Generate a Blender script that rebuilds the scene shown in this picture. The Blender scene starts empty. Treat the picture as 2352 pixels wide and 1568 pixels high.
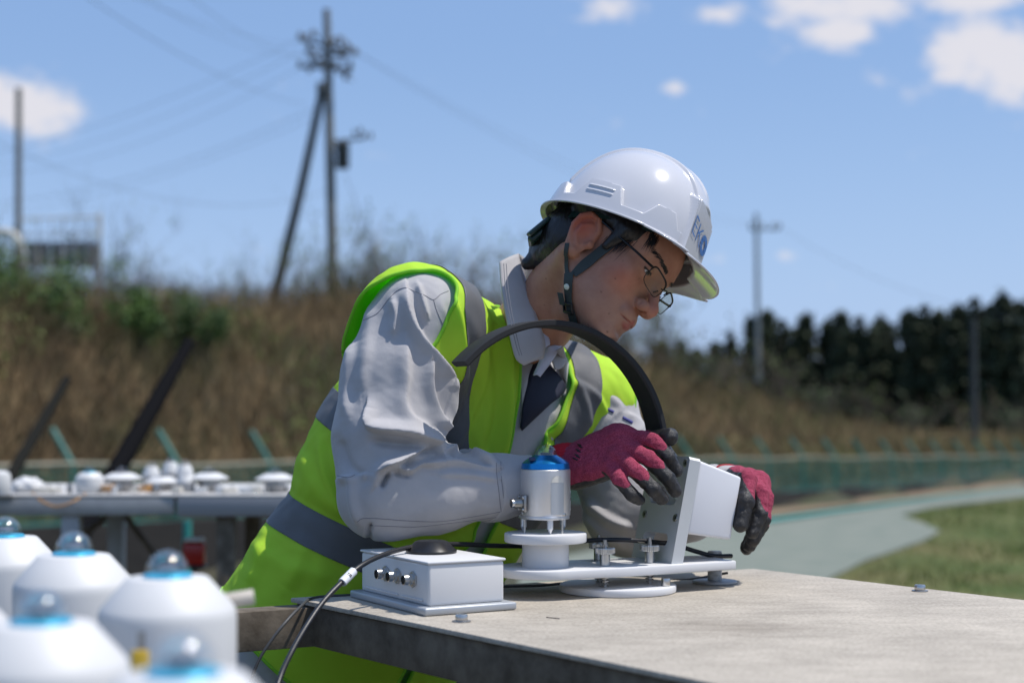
import bpy, bmesh, math, random
import numpy as np
from mathutils import Vector, Matrix, noise as mnoise
R = math.radians
rnd = random.Random(7)
nr = np.random.RandomState(7)
scene = bpy.context.scene
COL = scene.collection

# ---------------------------------------------------------------- camera
FP, CX, HY, CZ = 3600.0, 1176.0, 930.0, 1.2
cam_d = bpy.data.cameras.new('camera')
cam = bpy.data.objects.new('camera', cam_d); COL.objects.link(cam)
cam.location = (0, 0, CZ); cam.rotation_euler = (R(90), 0, 0)
cam_d.sensor_width = 36; cam_d.lens = FP / 2352 * 36
cam_d.shift_y = (HY - 784) / 2352.0
cam_d.clip_start = 0.05; cam_d.clip_end = 2000
cam_d.dof.use_dof = True; cam_d.dof.focus_distance = 2.36
cam_d.dof.aperture_fstop = 3.0; cam_d.dof.aperture_blades = 8
scene.camera = cam

# ---------------------------------------------------------------- light
SUN = Vector((0.42, -0.03, 0.90)).normalized()
sun_el = math.asin(SUN.z)
sd = bpy.data.lights.new('sun', 'SUN'); sd.energy = 4.6; sd.angle = R(0.53); sd.color = (1, .955, .90)
so = bpy.data.objects.new('sun', sd); COL.objects.link(so)
so.rotation_euler = SUN.to_track_quat('Z', 'Y').to_euler(); so.location = (4, -3, 9)
w = bpy.data.worlds.new('World'); scene.world = w; w.use_nodes = True
nt = w.node_tree; N = nt.nodes; LK = nt.links
for n in list(N): N.remove(n)
out = N.new('ShaderNodeOutputWorld'); bg = N.new('ShaderNodeBackground'); bg.inputs['Strength'].default_value = 0.093
sky = N.new('ShaderNodeTexSky'); sky.sky_type = 'NISHITA'; sky.sun_disc = False
sky.sun_elevation = sun_el; sky.sun_rotation = math.atan2(SUN.x, SUN.y)
sky.air_density = 1.15; sky.dust_density = 1.2; sky.ozone_density = 2.2; sky.altitude = 50
tc = N.new('ShaderNodeTexCoord')
def wmath(op, a, b=None, c=None):
    n = N.new('ShaderNodeMath'); n.operation = op
    for i, v in enumerate((a, b, c)):
        if v is None: continue
        if isinstance(v, (int, float)): n.inputs[i].default_value = v
        else: LK.new(v, n.inputs[i])
    return n.outputs[0]
sep = N.new('ShaderNodeSeparateXYZ'); LK.new(tc.outputs['Generated'], sep.inputs[0])
az = wmath('ARCTAN2', sep.outputs['X'], sep.outputs['Y'])
el = wmath('ARCSINE', sep.outputs['Z'])
no = N.new('ShaderNodeTexNoise'); no.inputs['Scale'].default_value = 26; no.inputs['Detail'].default_value = 7; no.inputs['Roughness'].default_value = .6
mp = N.new('ShaderNodeMapping'); mp.inputs['Scale'].default_value = (1, 1, 1.7); LK.new(tc.outputs['Generated'], mp.inputs[0]); LK.new(mp.outputs[0], no.inputs[0])
# clouds drifting at these bearings (azimuth, elevation, half-width, half-height) in degrees
def pxang(x, y): return math.atan2(x - CX, FP), math.atan2((HY - y), math.hypot(FP, x - CX))
clouds = [(1920, 15, 190, 50, 1.0), (1925, 70, 80, 40, 1), (2230, -10, 140, 45, .95), (2250, 130, 140, 85, 1.0), (2330, 150, 120, 75, 1.0),
          (2190,170,70,35,.9), (60, 245, 125, 62, 1.0), (-60, 235, 130, 70, 1.0), (1665, 40, 62, 32, .75), (1400, 15, 90, 34, .6), (1790, 45, 55, 25, .7),
          (1549, 203, 30, 20, .62), (1608, 262, 18, 20, .42), (2030, 185, 40, 26, .5), (1806, 588, 28, 18, .5),
          (1300, -10, 70, 24, .45), (1650, 597, 50, 16, .25)]
dens = None
for (x, y, hw, hh, s) in clouds:
    a0, e0 = pxang(x, y)
    da = wmath('DIVIDE', wmath('SUBTRACT', az, a0), hw / FP)
    de = wmath('DIVIDE', wmath('SUBTRACT', el, e0), hh / FP)
    r2 = wmath('ADD', wmath('MULTIPLY', da, da), wmath('MULTIPLY', de, de))
    g = wmath('MULTIPLY', wmath('EXPONENT', wmath('MULTIPLY', r2, -0.9)), s)
    dens = g if dens is None else wmath('MAXIMUM', dens, g)
# scattered fair-weather clouds in the rest of the sky
no2 = N.new('ShaderNodeTexNoise'); no2.inputs['Scale'].default_value = 3.0; no2.inputs['Detail'].default_value = 3; LK.new(tc.outputs['Generated'], no2.inputs[0])
no3 = N.new('ShaderNodeTexNoise'); no3.inputs['Scale'].default_value = 100; no3.inputs['Detail'].default_value = 6; LK.new(mp.outputs[0], no3.inputs[0])
nn = wmath('ADD', wmath('SUBTRACT', no.outputs['Fac'], .5), wmath('MULTIPLY', wmath('SUBTRACT', no3.outputs['Fac'], .5), .4))
dd = wmath('ADD', dens, wmath('MULTIPLY', nn, 1.5))
mr = N.new('ShaderNodeMapRange'); mr.interpolation_type = 'SMOOTHSTEP'; LK.new(dd, mr.inputs[0])
mr.inputs[1].default_value = .22; mr.inputs[2].default_value = .90; mr.inputs[3].default_value = 0; mr.inputs[4].default_value = .92
cc = N.new('ShaderNodeMixRGB'); LK.new(mr.outputs[0], cc.inputs[0]); cc.inputs[2].default_value = (8.6, 8.4, 8.9, 1)
# thin bright spring haze whitens the blue
wh = N.new('ShaderNodeMixRGB'); wh.inputs[0].default_value = .48; wh.inputs[2].default_value = (3.6, 6.1, 11.5, 1)
LK.new(sky.outputs[0], wh.inputs[1]); hz = N.new('ShaderNodeMapRange'); hz.interpolation_type = 'SMOOTHSTEP'; LK.new(el, hz.inputs[0]); hz.inputs[1].default_value = -.02; hz.inputs[2].default_value = .24; hz.inputs[3].default_value = .50; hz.inputs[4].default_value = 0
hm = N.new('ShaderNodeMixRGB'); LK.new(hz.outputs[0], hm.inputs[0]); LK.new(wh.outputs[0], hm.inputs[1]); hm.inputs[2].default_value = (5.6, 7.6, 11.2, 1); LK.new(hm.outputs[0], cc.inputs[1])
LK.new(cc.outputs[0], bg.inputs['Color']); LK.new(bg.outputs[0], out.inputs[0])
scene.view_settings.view_transform = 'Standard'; scene.view_settings.look = 'None'
scene.view_settings.gamma = 1; scene.view_settings.use_curve_mapping = False
scene.view_settings.exposure = 0.0
scene.cycles.max_bounces = 8; scene.cycles.transparent_max_bounces = 12

# ---------------------------------------------------------------- helpers
def P(x, y, d):
    return np.array(((x - CX) * d / FP, d, CZ + (HY - y) * d / FP))
def PZ(x, y, z):
    d = (CZ - z) * FP / (y - HY); return P(x, y, d)

_m = {}
def mat(name, col, rough=.5, metal=0, bump=None, var=None, spec=.5, sheen=0, coat=0, trans=0, alpha=None, coords='Object', col2=None, vscale=8, sss=0, aniso=None, bump2=None):
    """bump=(scale,strength,dist); col2 + vscale: a second colour mixed by noise; var: amount of value jitter"""
    if name in _m: return _m[name]
    m = bpy.data.materials.new(name); m.use_nodes = True; t = m.node_tree; b = t.nodes['Principled BSDF']
    b.inputs['Base Color'].default_value = (*col, 1); b.inputs['Roughness'].default_value = rough; b.inputs['Metallic'].default_value = metal
    b.inputs['Specular IOR Level'].default_value = spec
    if sheen: b.inputs['Sheen Weight'].default_value = sheen
    if coat: b.inputs['Coat Weight'].default_value = coat; b.inputs['Coat Roughness'].default_value = .08
    if trans: b.inputs['Transmission Weight'].default_value = trans
    if sss:
        b.inputs['Subsurface Weight'].default_value = sss; b.inputs['Subsurface Radius'].default_value = (1, .35, .2); b.inputs['Subsurface Scale'].default_value = .006
    tcn = t.nodes.new('ShaderNodeTexCoord')
    if col2 is not None:
        nz = t.nodes.new('ShaderNodeTexNoise'); nz.inputs['Scale'].default_value = vscale; nz.inputs['Detail'].default_value = 6; nz.inputs['Roughness'].default_value = .6
        t.links.new(tcn.outputs[coords], nz.inputs[0])
        rp = t.nodes.new('ShaderNodeValToRGB'); rp.color_ramp.elements[0].position = .35; rp.color_ramp.elements[1].position = .65
        rp.color_ramp.elements[0].color = (*col, 1); rp.color_ramp.elements[1].color = (*col2, 1)
        t.links.new(nz.outputs['Fac'], rp.inputs[0]); t.links.new(rp.outputs[0], b.inputs['Base Color'])
    prev = None
    for bb in (bump, bump2):
        if not bb: continue
        nz = t.nodes.new('ShaderNodeTexNoise'); nz.inputs['Scale'].default_value = bb[0]; nz.inputs['Detail'].default_value = 4
        if len(bb) > 3:
            mpn = t.nodes.new('ShaderNodeMapping'); mpn.inputs['Scale'].default_value = bb[3]; t.links.new(tcn.outputs[coords], mpn.inputs[0]); t.links.new(mpn.outputs[0], nz.inputs[0])
        else: t.links.new(tcn.outputs[coords], nz.inputs[0])
        bn = t.nodes.new('ShaderNodeBump'); bn.inputs['Strength'].default_value = bb[1]; bn.inputs['Distance'].default_value = bb[2]
        t.links.new(nz.outputs['Fac'], bn.inputs['Height'])
        if prev: t.links.new(prev.outputs[0], bn.inputs['Normal'])
        prev = bn
    if prev: t.links.new(prev.outputs[0], b.inputs['Normal'])
    _m[name] = m; return m

def glass(name, col=(1, 1, 1), rough=0.0, ior=1.5):
    if name in _m: return _m[name]
    m = bpy.data.materials.new(name); m.use_nodes = True; t = m.node_tree
    for n in list(t.nodes): t.nodes.remove(n)
    o = t.nodes.new('ShaderNodeOutputMaterial'); g = t.nodes.new('ShaderNodeBsdfTransparent'); g.inputs[0].default_value = (*col, 1)
    gl = t.nodes.new('ShaderNodeBsdfGlossy'); gl.inputs['Roughness'].default_value = max(rough, .055)
    lw = t.nodes.new('ShaderNodeLayerWeight'); lw.inputs[0].default_value = .5; pw_ = t.nodes.new('ShaderNodeMath'); pw_.operation = 'POWER'; t.links.new(lw.outputs['Facing'], pw_.inputs[0]); pw_.inputs[1].default_value = 3.2
    f = t.nodes.new('ShaderNodeMapRange'); t.links.new(pw_.outputs[0], f.inputs[0]); f.inputs[3].default_value = .07; f.inputs[4].default_value = .75
    mx = t.nodes.new('ShaderNodeMixShader'); t.links.new(f.outputs[0], mx.inputs[0]); t.links.new(g.outputs[0], mx.inputs[1]); t.links.new(gl.outputs[0], mx.inputs[2])
    t.links.new(mx.outputs[0], o.inputs[0]); _m[name] = m; return m

def tag(o, label=None, cat=None, group=None, kind=None):
    if label: o['label'] = label
    if cat: o['category'] = cat
    if group: o['group'] = group
    if kind: o['kind'] = kind
    return o
def thing(name, label, cat, loc=(0, 0, 0), rz=0, group=None):
    o = bpy.data.objects.new(name, None); COL.objects.link(o); o.location = loc; o.rotation_euler = (0, 0, rz)
    o.empty_display_size = .05
    return tag(o, label, cat, group)
def copy_tree(o, parent=None):
    c = o.copy(); COL.objects.link(c); c.parent = parent
    for ch in list(o.children): copy_tree(ch, c)
    return c
def obj(name, data, m, parent=None, smooth=True, world=False, angle=35, kind=None):
    """data=(verts,faces) -> one mesh object. world: verts are in world coords, parent unrotated"""
    v, f = data
    v = np.asarray(v, dtype=float)
    if world and parent is not None:
        base = np.zeros(3); p = parent
        while p is not None: base = base + np.array(p.location); p = p.parent
        v = v - base
    me = bpy.data.meshes.new(name)
    if isinstance(f, np.ndarray):
        k = f.shape[1]; nf = len(f)
        me.vertices.add(len(v)); me.vertices.foreach_set('co', v.ravel().astype(np.float32))
        me.loops.add(nf * k); me.loops.foreach_set('vertex_index', f.ravel().astype(np.int32))
        me.polygons.add(nf); me.polygons.foreach_set('loop_start', np.arange(0, nf * k, k, dtype=np.int32)); me.polygons.foreach_set('loop_total', np.full(nf, k, dtype=np.int32))
        me.update(calc_edges=True)
    else:
        me.from_pydata([tuple(q) for q in v], [], [tuple(q) for q in f]); me.update()
    if smooth:
        me.polygons.foreach_set('use_smooth', np.ones(len(me.polygons), dtype=bool))
        if angle < 180: me.set_sharp_from_angle(angle=R(angle))
    if m is not None:
        for q in (m if isinstance(m, (list, tuple)) else [m]): me.materials.append(q)
    o = bpy.data.objects.new(name, me); COL.objects.link(o); o.parent = parent
    if kind: o['kind'] = kind
    return o
class MB:
    def __init__(s): s.v = []; s.f = []
    def add(s, data, M=None):
        v, f = data; k = len(s.v)
        for q in v: s.v.append(tuple(M @ Vector(q)) if M is not None else tuple(q))
        for q in f: s.f.append(tuple(i + k for i in q))
        return s
    @property
    def d(s): return s.v, s.f
def bm_data(bm):
    bm.verts.index_update(); r = [tuple(v.co) for v in bm.verts], [tuple(v.index for v in f.verts) for f in bm.faces]; bm.free(); return r
def rbox(sx, sy, sz, b=0.0, seg=2, c=(0, 0, 0)):
    bm = bmesh.new(); bmesh.ops.create_cube(bm, size=1)
    for v in bm.verts: v.co = Vector((v.co.x * sx, v.co.y * sy, v.co.z * sz))
    if b: bmesh.ops.bevel(bm, geom=bm.edges[:], offset=b, segments=seg, affect='EDGES', profile=.5)
    for v in bm.verts: v.co += Vector(c)
    return bm_data(bm)
def prism(poly, z0, z1, b=0.0, seg=2):
    bm = bmesh.new(); vs = [bm.verts.new((x, y, z0)) for x, y in poly]; f = bm.faces.new(vs)
    r = bmesh.ops.extrude_face_region(bm, geom=[f])
    for e in r['geom']:
        if isinstance(e, bmesh.types.BMVert): e.co.z = z1
    bmesh.ops.recalc_face_normals(bm, faces=bm.faces[:])
    if b:
        es = [e for e in bm.edges if abs(e.verts[0].co.z - e.verts[1].co.z) < 1e-6]
        bmesh.ops.bevel(bm, geom=es, offset=b, segments=seg, affect='EDGES', profile=.5)
    return bm_data(bm)
def lathe(prof, n=32, c=(0, 0, 0)):
    """prof: list of (r,z) from bottom to top; r=0 ends are closed"""
    v = []; f = []; rings = []
    for r, z in prof:
        if r < 1e-6: rings.append([len(v)]); v.append((c[0], c[1], c[2] + z))
        else:
            rings.append(list(range(len(v), len(v) + n)))
            for i in range(n):
                a = 2 * math.pi * i / n; v.append((c[0] + r * math.cos(a), c[1] + r * math.sin(a), c[2] + z))
    for a, b in zip(rings[:-1], rings[1:]):
        for i in range(n):
            j = (i + 1) % n
            if len(a) == 1 and len(b) == 1: continue
            if len(a) == 1: f.append((a[0], b[j], b[i]))
            elif len(b) == 1: f.append((a[i], a[j], b[0]))
            else: f.append((a[i], a[j], b[j], b[i]))
    return v, f
def cyl(r, z0, z1, n=24, b=0.0, c=(0, 0, 0), r2=None):
    r2 = r if r2 is None else r2
    if b: return lathe([(0, z0), (r - b, z0), (r - b * .3, z0 + b * .3), (r, z0 + b), (r2, z1 - b), (r2 - b * .3, z1 - b * .3), (r2 - b, z1), (0, z1)], n, c)
    return lathe([(0, z0), (r, z0), (r2, z1), (0, z1)], n, c)
def tube(pts, r, n=10, caps=True):
    pts = [np.array(p, float) for p in pts]; K = len(pts); rr = r if hasattr(r, '__len__') else [r] * K
    v = []; f = []; up = None
    for i, p in enumerate(pts):
        t = pts[min(i + 1, K - 1)] - pts[max(i - 1, 0)]; t = t / (np.linalg.norm(t) + 1e-12)
        if up is None:
            up = np.array((0, 0, 1.)) if abs(t[2]) < .9 else np.array((1., 0, 0))
        a = np.cross(t, up); a /= np.linalg.norm(a) + 1e-12; b = np.cross(a, t); up = b
        for k in range(n):
            an = 2 * math.pi * k / n; v.append(tuple(p + rr[i] * (math.cos(an) * a + math.sin(an) * b)))
    for i in range(K - 1):
        for k in range(n):
            f.append((i * n + k, i * n + (k + 1) % n, (i + 1) * n + (k + 1) % n, (i + 1) * n + k))
    if caps: f.append(tuple(range(n))[::-1]); f.append(tuple(range((K - 1) * n, K * n)))
    return v, f
def spline(pts, m=8):
    pts = [np.array(p, float) for p in pts]; q = [2 * pts[0] - pts[1]] + pts + [2 * pts[-1] - pts[-2]]; o = []
    for i in range(1, len(q) - 2):
        for k in range(m):
            t = k / m; a, b, c, d = q[i - 1:i + 3]
            o.append(.5 * ((2 * b) + (c - a) * t + (2 * a - 5 * b + 4 * c - d) * t * t + (3 * b - a - 3 * c + d) * t ** 3))
    o.append(pts[-1]); return o
def ribbon(pts, nrm, wdt, th):
    """flat strap: pts polyline, nrm outward normal per point, wdt width, th thickness"""
    v = []; f = []; K = len(pts)
    for i, p in enumerate(pts):
        p = np.array(p, float); t = np.array(pts[min(i + 1, K - 1)]) - np.array(pts[max(i - 1, 0)]); t /= np.linalg.norm(t)
        nn_ = np.array(nrm[i], float); nn_ -= t * nn_.dot(t); nn_ /= np.linalg.norm(nn_); s = np.cross(t, nn_)
        ww = wdt[i] if hasattr(wdt, '__len__') else wdt
        for a, b in ((-1, 0), (1, 0), (1, 1), (-1, 1)): v.append(tuple(p + s * a * ww / 2 + nn_ * b * th))
    for i in range(K - 1):
        for k in range(4): f.append((i * 4 + k, i * 4 + (k + 1) % 4, i * 4 + 4 + (k + 1) % 4, i * 4 + 4 + k))
    f.append((3, 2, 1, 0)); f.append(tuple(range(K * 4 - 4, K * 4)))
    return v, f
def TR(loc=(0, 0, 0), rot=(0, 0, 0)):
    from mathutils import Euler
    return Matrix.Translation(Vector(loc)) @ Euler(rot).to_matrix().to_4x4()
def align(d):
    return Vector(d).to_track_quat('Z', 'Y').to_matrix().to_4x4()
def hexprism(r, z0, z1): return cyl(r, z0, z1, 6)
def text_mesh(s, size, extrude=.0003):
    cu = bpy.data.curves.new('txt', 'FONT'); cu.body = s; cu.size = size; cu.extrude = extrude; cu.align_x = 'CENTER'; cu.align_y = 'CENTER'; cu.resolution_u = 2
    o = bpy.data.objects.new('txt', cu); COL.objects.link(o); dg = bpy.context.evaluated_depsgraph_get(); me = o.evaluated_get(dg).to_mesh()
    r = [tuple(v.co) for v in me.vertices], [tuple(p.vertices) for p in me.polygons]
    o.evaluated_get(dg).to_mesh_clear(); bpy.data.objects.remove(o); bpy.data.curves.remove(cu); return r
def quads_obj(name, V, m, parent=None, kind=None):
    """V: (n,4,3) array -> quads"""
    n = len(V); return obj(name, (V.reshape(-1, 3), np.arange(n * 4).reshape(n, 4)), m, parent, smooth=False, kind=kind)
def tris_obj(name, V, m, parent=None, kind=None):
    n = len(V); return obj(name, (V.reshape(-1, 3), np.arange(n * 3).reshape(n, 3)), m, parent, smooth=False, kind=kind)
def objinfo_random(m, lo, hi):
    """vary the value of a material from face island to island"""
    t = m.node_tree; b = t.nodes['Principled BSDF']
    g = t.nodes.new('ShaderNodeNewGeometry'); mr = t.nodes.new('ShaderNodeMapRange'); mr.inputs[3].default_value = lo; mr.inputs[4].default_value = hi
    t.links.new(g.outputs['Random Per Island'], mr.inputs[0])
    hs = t.nodes.new('ShaderNodeHueSaturation'); t.links.new(mr.outputs[0], hs.inputs['Value'])
    lk = [l for l in t.links if l.to_socket == b.inputs['Base Color']]
    if lk: t.links.new(lk[0].from_socket, hs.inputs['Color'])
    else: hs.inputs['Color'].default_value = b.inputs['Base Color'].default_value
    t.links.new(hs.outputs[0], b.inputs['Base Color'])
# ================================================================ SETTING
M_ground = mat('ground_dirt', (.055, .045, .030), .95, col2=(.04, .05, .018), vscale=1.2, bump=(30, .6, .03))
M_grass = mat('grass_turf', (.070, .11, .016), .9, col2=(.17, .145, .05), vscale=.55, bump=(60, .8, .04))
M_path = mat('grey_green_paving', (.145, .170, .135), .85, col2=(.19, .205, .165), vscale=1.5, bump=(40, .3, .01))
M_teal = mat('teal_paint', (.02, .20, .17), .6, col2=(.03, .26, .22), vscale=5)
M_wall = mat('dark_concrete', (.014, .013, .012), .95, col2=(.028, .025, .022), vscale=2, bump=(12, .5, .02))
M_earth = mat('bare_earth', (.17, .12, .075), .95, col2=(.24, .18, .11), vscale=1.4, bump=(25, .6, .03))
GL = -1.3
# terrain: level ground round the tables, dropping to the lower ground, bank behind the fence
def fence_pt(t): return np.array((-6.5 + 23.5 * t, 20 + 32 * t))
FD = np.array((23.5, 32.)); FD /= np.linalg.norm(FD); FN = np.array((-FD[1], FD[0]))  # FN points away from the camera side
def fence_rail(t): return .42 - 1.05 * max(t, -.4) * .86
TOPX = np.array([-1500, -400, 0, 200, 450, 650, 800, 1000, 1150, 1480, 1600, 1750, 1900, 2100, 2352, 3000])
TOPY = np.array([560, 580, 630, 645, 668, 668, 640, 655, 690, 815, 870, 905, 955, 995, 1020, 1030])
def bank_h(x, y):
    """height of the planted bank behind the fence"""
    u = (np.array(x) + 6.5) * FN[0] + (np.array(y) - 20) * FN[1]          # distance behind fence
    s = np.clip(u / 13.0, 0, 1); s = s * s * (3 - 2 * s)
    px = CX + FP * np.array(x) / np.maximum(np.array(y), 1)
    ty = np.interp(px, TOPX, TOPY)
    yc = np.maximum(np.array(y), 20)
    yref = np.clip(yc - (u - 13) * 1.0, 20, 400)
    top = CZ + (HY - ty) * np.clip(yref, 25, 75) / FP - .9
    base = -.9
    return np.where(u < 0, GL, base + (top - base) * s)
def ground_h(x, y):
    x = np.array(x, float); y = np.array(y, float)
    s = np.clip((y - 6.5) / 5.5, 0, 1); s = s * s * (3 - 2 * s)
    near = GL * s
    u = (x + 6.5) * FN[0] + (y - 20) * FN[1]
    return np.where(u > .15, bank_h(x, y), near)
xs = np.concatenate([np.linspace(-900, -60, 12), np.linspace(-50, 60, 111), np.linspace(70, 900, 12)])
ys = np.concatenate([np.linspace(-300, -10, 8), np.linspace(-5, 90, 96), np.linspace(100, 1400, 14)])
GX, GY = np.meshgrid(xs, ys); GZ = ground_h(GX, GY) + np.where((GX + 6.5) * FN[0] + (GY - 20) * FN[1] > 1, nr.normal(0, .05, GX.shape), 0)
nx, ny = len(xs), len(ys); idx = np.arange(nx * ny).reshape(ny, nx)
F = np.stack([idx[:-1, :-1], idx[:-1, 1:], idx[1:, 1:], idx[1:, :-1]], -1).reshape(-1, 4)
tag(obj('ground', (np.stack([GX, GY, GZ], -1).reshape(-1, 3), F), M_ground, angle=180), kind='structure')
def sheet(name, pts, z, m, step=2.0):
    tag(obj(name, ([(p[0], p[1], z) for p in pts], [tuple(range(len(pts)))]), m, smooth=False), kind='structure')
def gz(x, y, z): q = PZ(x, y, z); return (q[0], q[1])
pathpoly = [gz(1600, 1216, GL), gz(1770, 1203, GL), gz(2060, 1160, GL), gz(2352, 1122, GL), gz(2900, 1085, GL), gz(2900, 1100, GL), gz(2352, 1142, GL), gz(2140, 1168, GL), gz(2070, 1185, GL), gz(2120, 1203, GL), gz(2160, 1222, GL), gz(2120, 1245, GL), gz(1990, 1290, GL), gz(1900, 1335, GL), gz(1700, 1520, GL), gz(1150, 1520, GL), gz(1200, 1300, GL)]
sheet('path', pathpoly, GL + .03, M_path)
grasspoly = [gz(3300, 1085, GL), gz(2900, 1101, GL), gz(2352, 1144, GL), gz(2140, 1170, GL), gz(2070, 1187, GL), gz(2120, 1205, GL), gz(2160, 1224, GL), gz(2120, 1247, GL), gz(1990, 1292, GL), gz(1900, 1337, GL), gz(1700, 1522, GL), gz(3300, 1522, GL), (30, 12), (60, 30)]
sheet('lawn', grasspoly, GL + .02, M_grass)
sheet('painted_edge', [gz(1500, 1222, GL), gz(1770, 1202, GL), gz(2060, 1159, GL), gz(2352, 1121, GL), gz(2352, 1118.5, GL), gz(2060, 1154, GL), gz(1770, 1194, GL), gz(1500, 1213, GL)], GL + .05, M_teal)
sheet('earth_strip', [gz(1300, 1215, GL), gz(1770, 1188, GL), gz(2060, 1151, GL), gz(2352, 1118, GL), gz(2352, 1106, GL), gz(2060, 1132, GL), gz(1770, 1158, GL), gz(1300, 1190, GL)], GL + .04, M_earth)
# lawn blades (nobody could count them)
n = 26000
gx = nr.uniform(4.6, 17, n); gy = nr.uniform(17, 40, n)
pxg = CX + FP * gx / gy; pyg = HY + FP * (CZ - GL) / gy
bx = np.interp(pyg, [1144, 1170, 1187, 1205, 1224, 1247, 1292, 1337, 1500], [2352, 2140, 2070, 2120, 2160, 2120, 1990, 1900, 1700])
k = (pxg > bx + 6) & (pxg < 2420); gx, gy = gx[k], gy[k]; n = len(gx)
h = nr.uniform(.03, .11, n) * (1 + .6 * np.sin(gx * 1.3) * np.sin(gy * .9)); a = nr.uniform(0, 6.28, n); wd = .012
V = np.zeros((n, 3, 3)); V[:, 0] = np.stack([gx - np.cos(a) * wd, gy - np.sin(a) * wd, np.full(n, GL + .02)], 1); V[:, 1] = np.stack([gx + np.cos(a) * wd, gy + np.sin(a) * wd, np.full(n, GL + .02)], 1)
V[:, 2] = np.stack([gx + nr.normal(0, .03, n), gy + nr.normal(0, .03, n), GL + .02 + h], 1)
M_blade = mat('grass_blade', (.075, .14, .015), .8, col2=(.19, .17, .05), vscale=.5); objinfo_random(M_blade, .6, 1.5)
tag(tris_obj('grass', V, M_blade), 'short spring grass on the lawn at the right', 'grass', kind='stuff')

# ---------------- retaining wall + green fence
def quadstrip(ts, off, z0f, z1f, th):
    v = []; f = []
    for t in ts:
        p = fence_pt(t) + FN * off
        for (o, z) in ((0, z0f(t)), (th, z0f(t)), (th, z1f(t)), (0, z1f(t))): q = p + FN * o; v.append((q[0], q[1], z))
    for i in range(len(ts) - 1):
        for k in range(4): f.append((i * 4 + k, i * 4 + (k + 1) % 4, i * 4 + 4 + (k + 1) % 4, i * 4 + 4 + k))
    f.append((3, 2, 1, 0)); f.append(tuple(range(len(v) - 4, len(v)))); return v, f
ts = np.linspace(-.25, 1.35, 60)
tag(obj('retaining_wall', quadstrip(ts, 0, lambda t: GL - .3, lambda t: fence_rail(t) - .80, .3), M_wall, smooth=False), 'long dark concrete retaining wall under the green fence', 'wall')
fe = thing('mesh_fence', 'long green mesh fence with outward leaning post tops below the brush bank', 'fence', (*fence_pt(0), GL))
M_green = mat('green_coated_steel', (.007, .125, .10), .5, col2=(.010, .16, .13), vscale=6)
M_rail = mat('pale_rail', (.33, .30, .22), .6, col2=(.22, .24, .17), vscale=3)
dt = 1.85 / 39.7
k = 0; t = .0299 - 4 * dt
pm = None
while t < 1.3:
    p = fence_pt(t) + FN * .12; zr = fence_rail(t); zb = zr - .82
    mb = MB(); mb.add(tube([(p[0], p[1], zb), (p[0], p[1], zr + .02)], .035, 8))
    q = p + FN * .20 + np.array((-.1, 0))
    mb.add(tube([(p[0], p[1], zr + .0), (q[0] - .05, q[1], zr + .49)], .04, 8))
    obj('post', mb.d, M_green, fe, world=True); t += dt
# rails
for dz, r_ in ((0.0, .03), (-.8, .02)):
    pts = [];
    for t in np.linspace(-.2, 1.3, 120):
        p = fence_pt(t) + FN * .12; sag = .02 * math.sin(t * 55); pts.append((p[0], p[1], fence_rail(t) + dz + sag))
    obj('rail', tube(pts, r_, 6), M_rail if dz == 0 else M_green, fe, world=True)
# mesh wires (too small to pick apart)
Vw = []
for t in np.arange(-.2, 1.3, .0016):
    p = fence_pt(t) + FN * .11; zr = fence_rail(t); e = FD * .006
    Vw.append([(p[0] - e[0], p[1] - e[1], zr - .8), (p[0] + e[0], p[1] + e[1], zr - .8), (p[0] + e[0], p[1] + e[1], zr), (p[0] - e[0], p[1] - e[1], zr)])
for j in range(11):
    for t in np.arange(-.2, 1.3, .05):
        p = fence_pt(t) + FN * .105; q = fence_pt(t + .05) + FN * .105; z = fence_rail(t) - .05 - j * .07; z2 = fence_rail(t + .05) - .05 - j * .07
        Vw.append([(p[0], p[1], z - .005), (q[0], q[1], z2 - .005), (q[0], q[1], z2 + .005), (p[0], p[1], z + .005)])
Vw = np.array(Vw); Vw -= np.array(fe.location)
quads_obj('wire_mesh', Vw, M_green, fe, kind='stuff')

# ---------------- brush on the bank
def brush_points(n, u0, u1, px0, px1, seed):
    r = np.random.RandomState(seed); X = []; Y = []
    while sum(map(len, X)) < n:
        px = r.uniform(px0, px1, n); u = r.uniform(u0, u1, n)
        k = (px - CX) / FP                                    # ray x = k*y ; find y where u(y)=u
        # (k*y+6.5)*FN0 + (y-20)*FN1 = u
        y = (u - 6.5 * FN[0] + 20 * FN[1]) / (k * FN[0] + FN[1]); x = k * y
        X.append(x); Y.append(y)
    return np.concatenate(X)[:n], np.concatenate(Y)[:n]
def blades(x, y, z, h, w0, lean, r, curve=.3, nseg=3):
    """bent tapered stems, each a strip of quads (n*nseg,4,3)"""
    n = len(x); a = r.uniform(0, 6.28, n); side = np.stack([np.cos(a), np.sin(a) * .4, np.zeros(n)], 1)
    la = r.uniform(0, 6.28, n); L = lean * r.uniform(.2, 1, n); d = np.stack([np.cos(la) * L, np.sin(la) * L, np.ones(n)], 1)
    bend = np.stack([r.normal(0, curve, n), r.normal(0, curve, n), np.zeros(n)], 1); out = []
    def pt(s): return np.stack([x, y, z], 1) + d * (h * s)[:, None] + bend * (h * s * s)[:, None]
    for i in range(nseg):
        s0, s1 = i / nseg, (i + 1) / nseg; p0, p1 = pt(np.full(n, s0)), pt(np.full(n, s1)); q0 = (w0 * (1 - .75 * s0))[:, None] * side; q1 = (w0 * (1 - .75 * s1))[:, None] * side
        out.append(np.stack([p0 - q0, p0 + q0, p1 + q1, p1 - q1], 1))
    return np.concatenate(out)
r5 = np.random.RandomState(5)
M_twig = mat('dry_twigs', (.25, .165, .078), .9, col2=(.105, .070, .032), vscale=.5); objinfo_random(M_twig, .4, 1.9)
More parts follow.
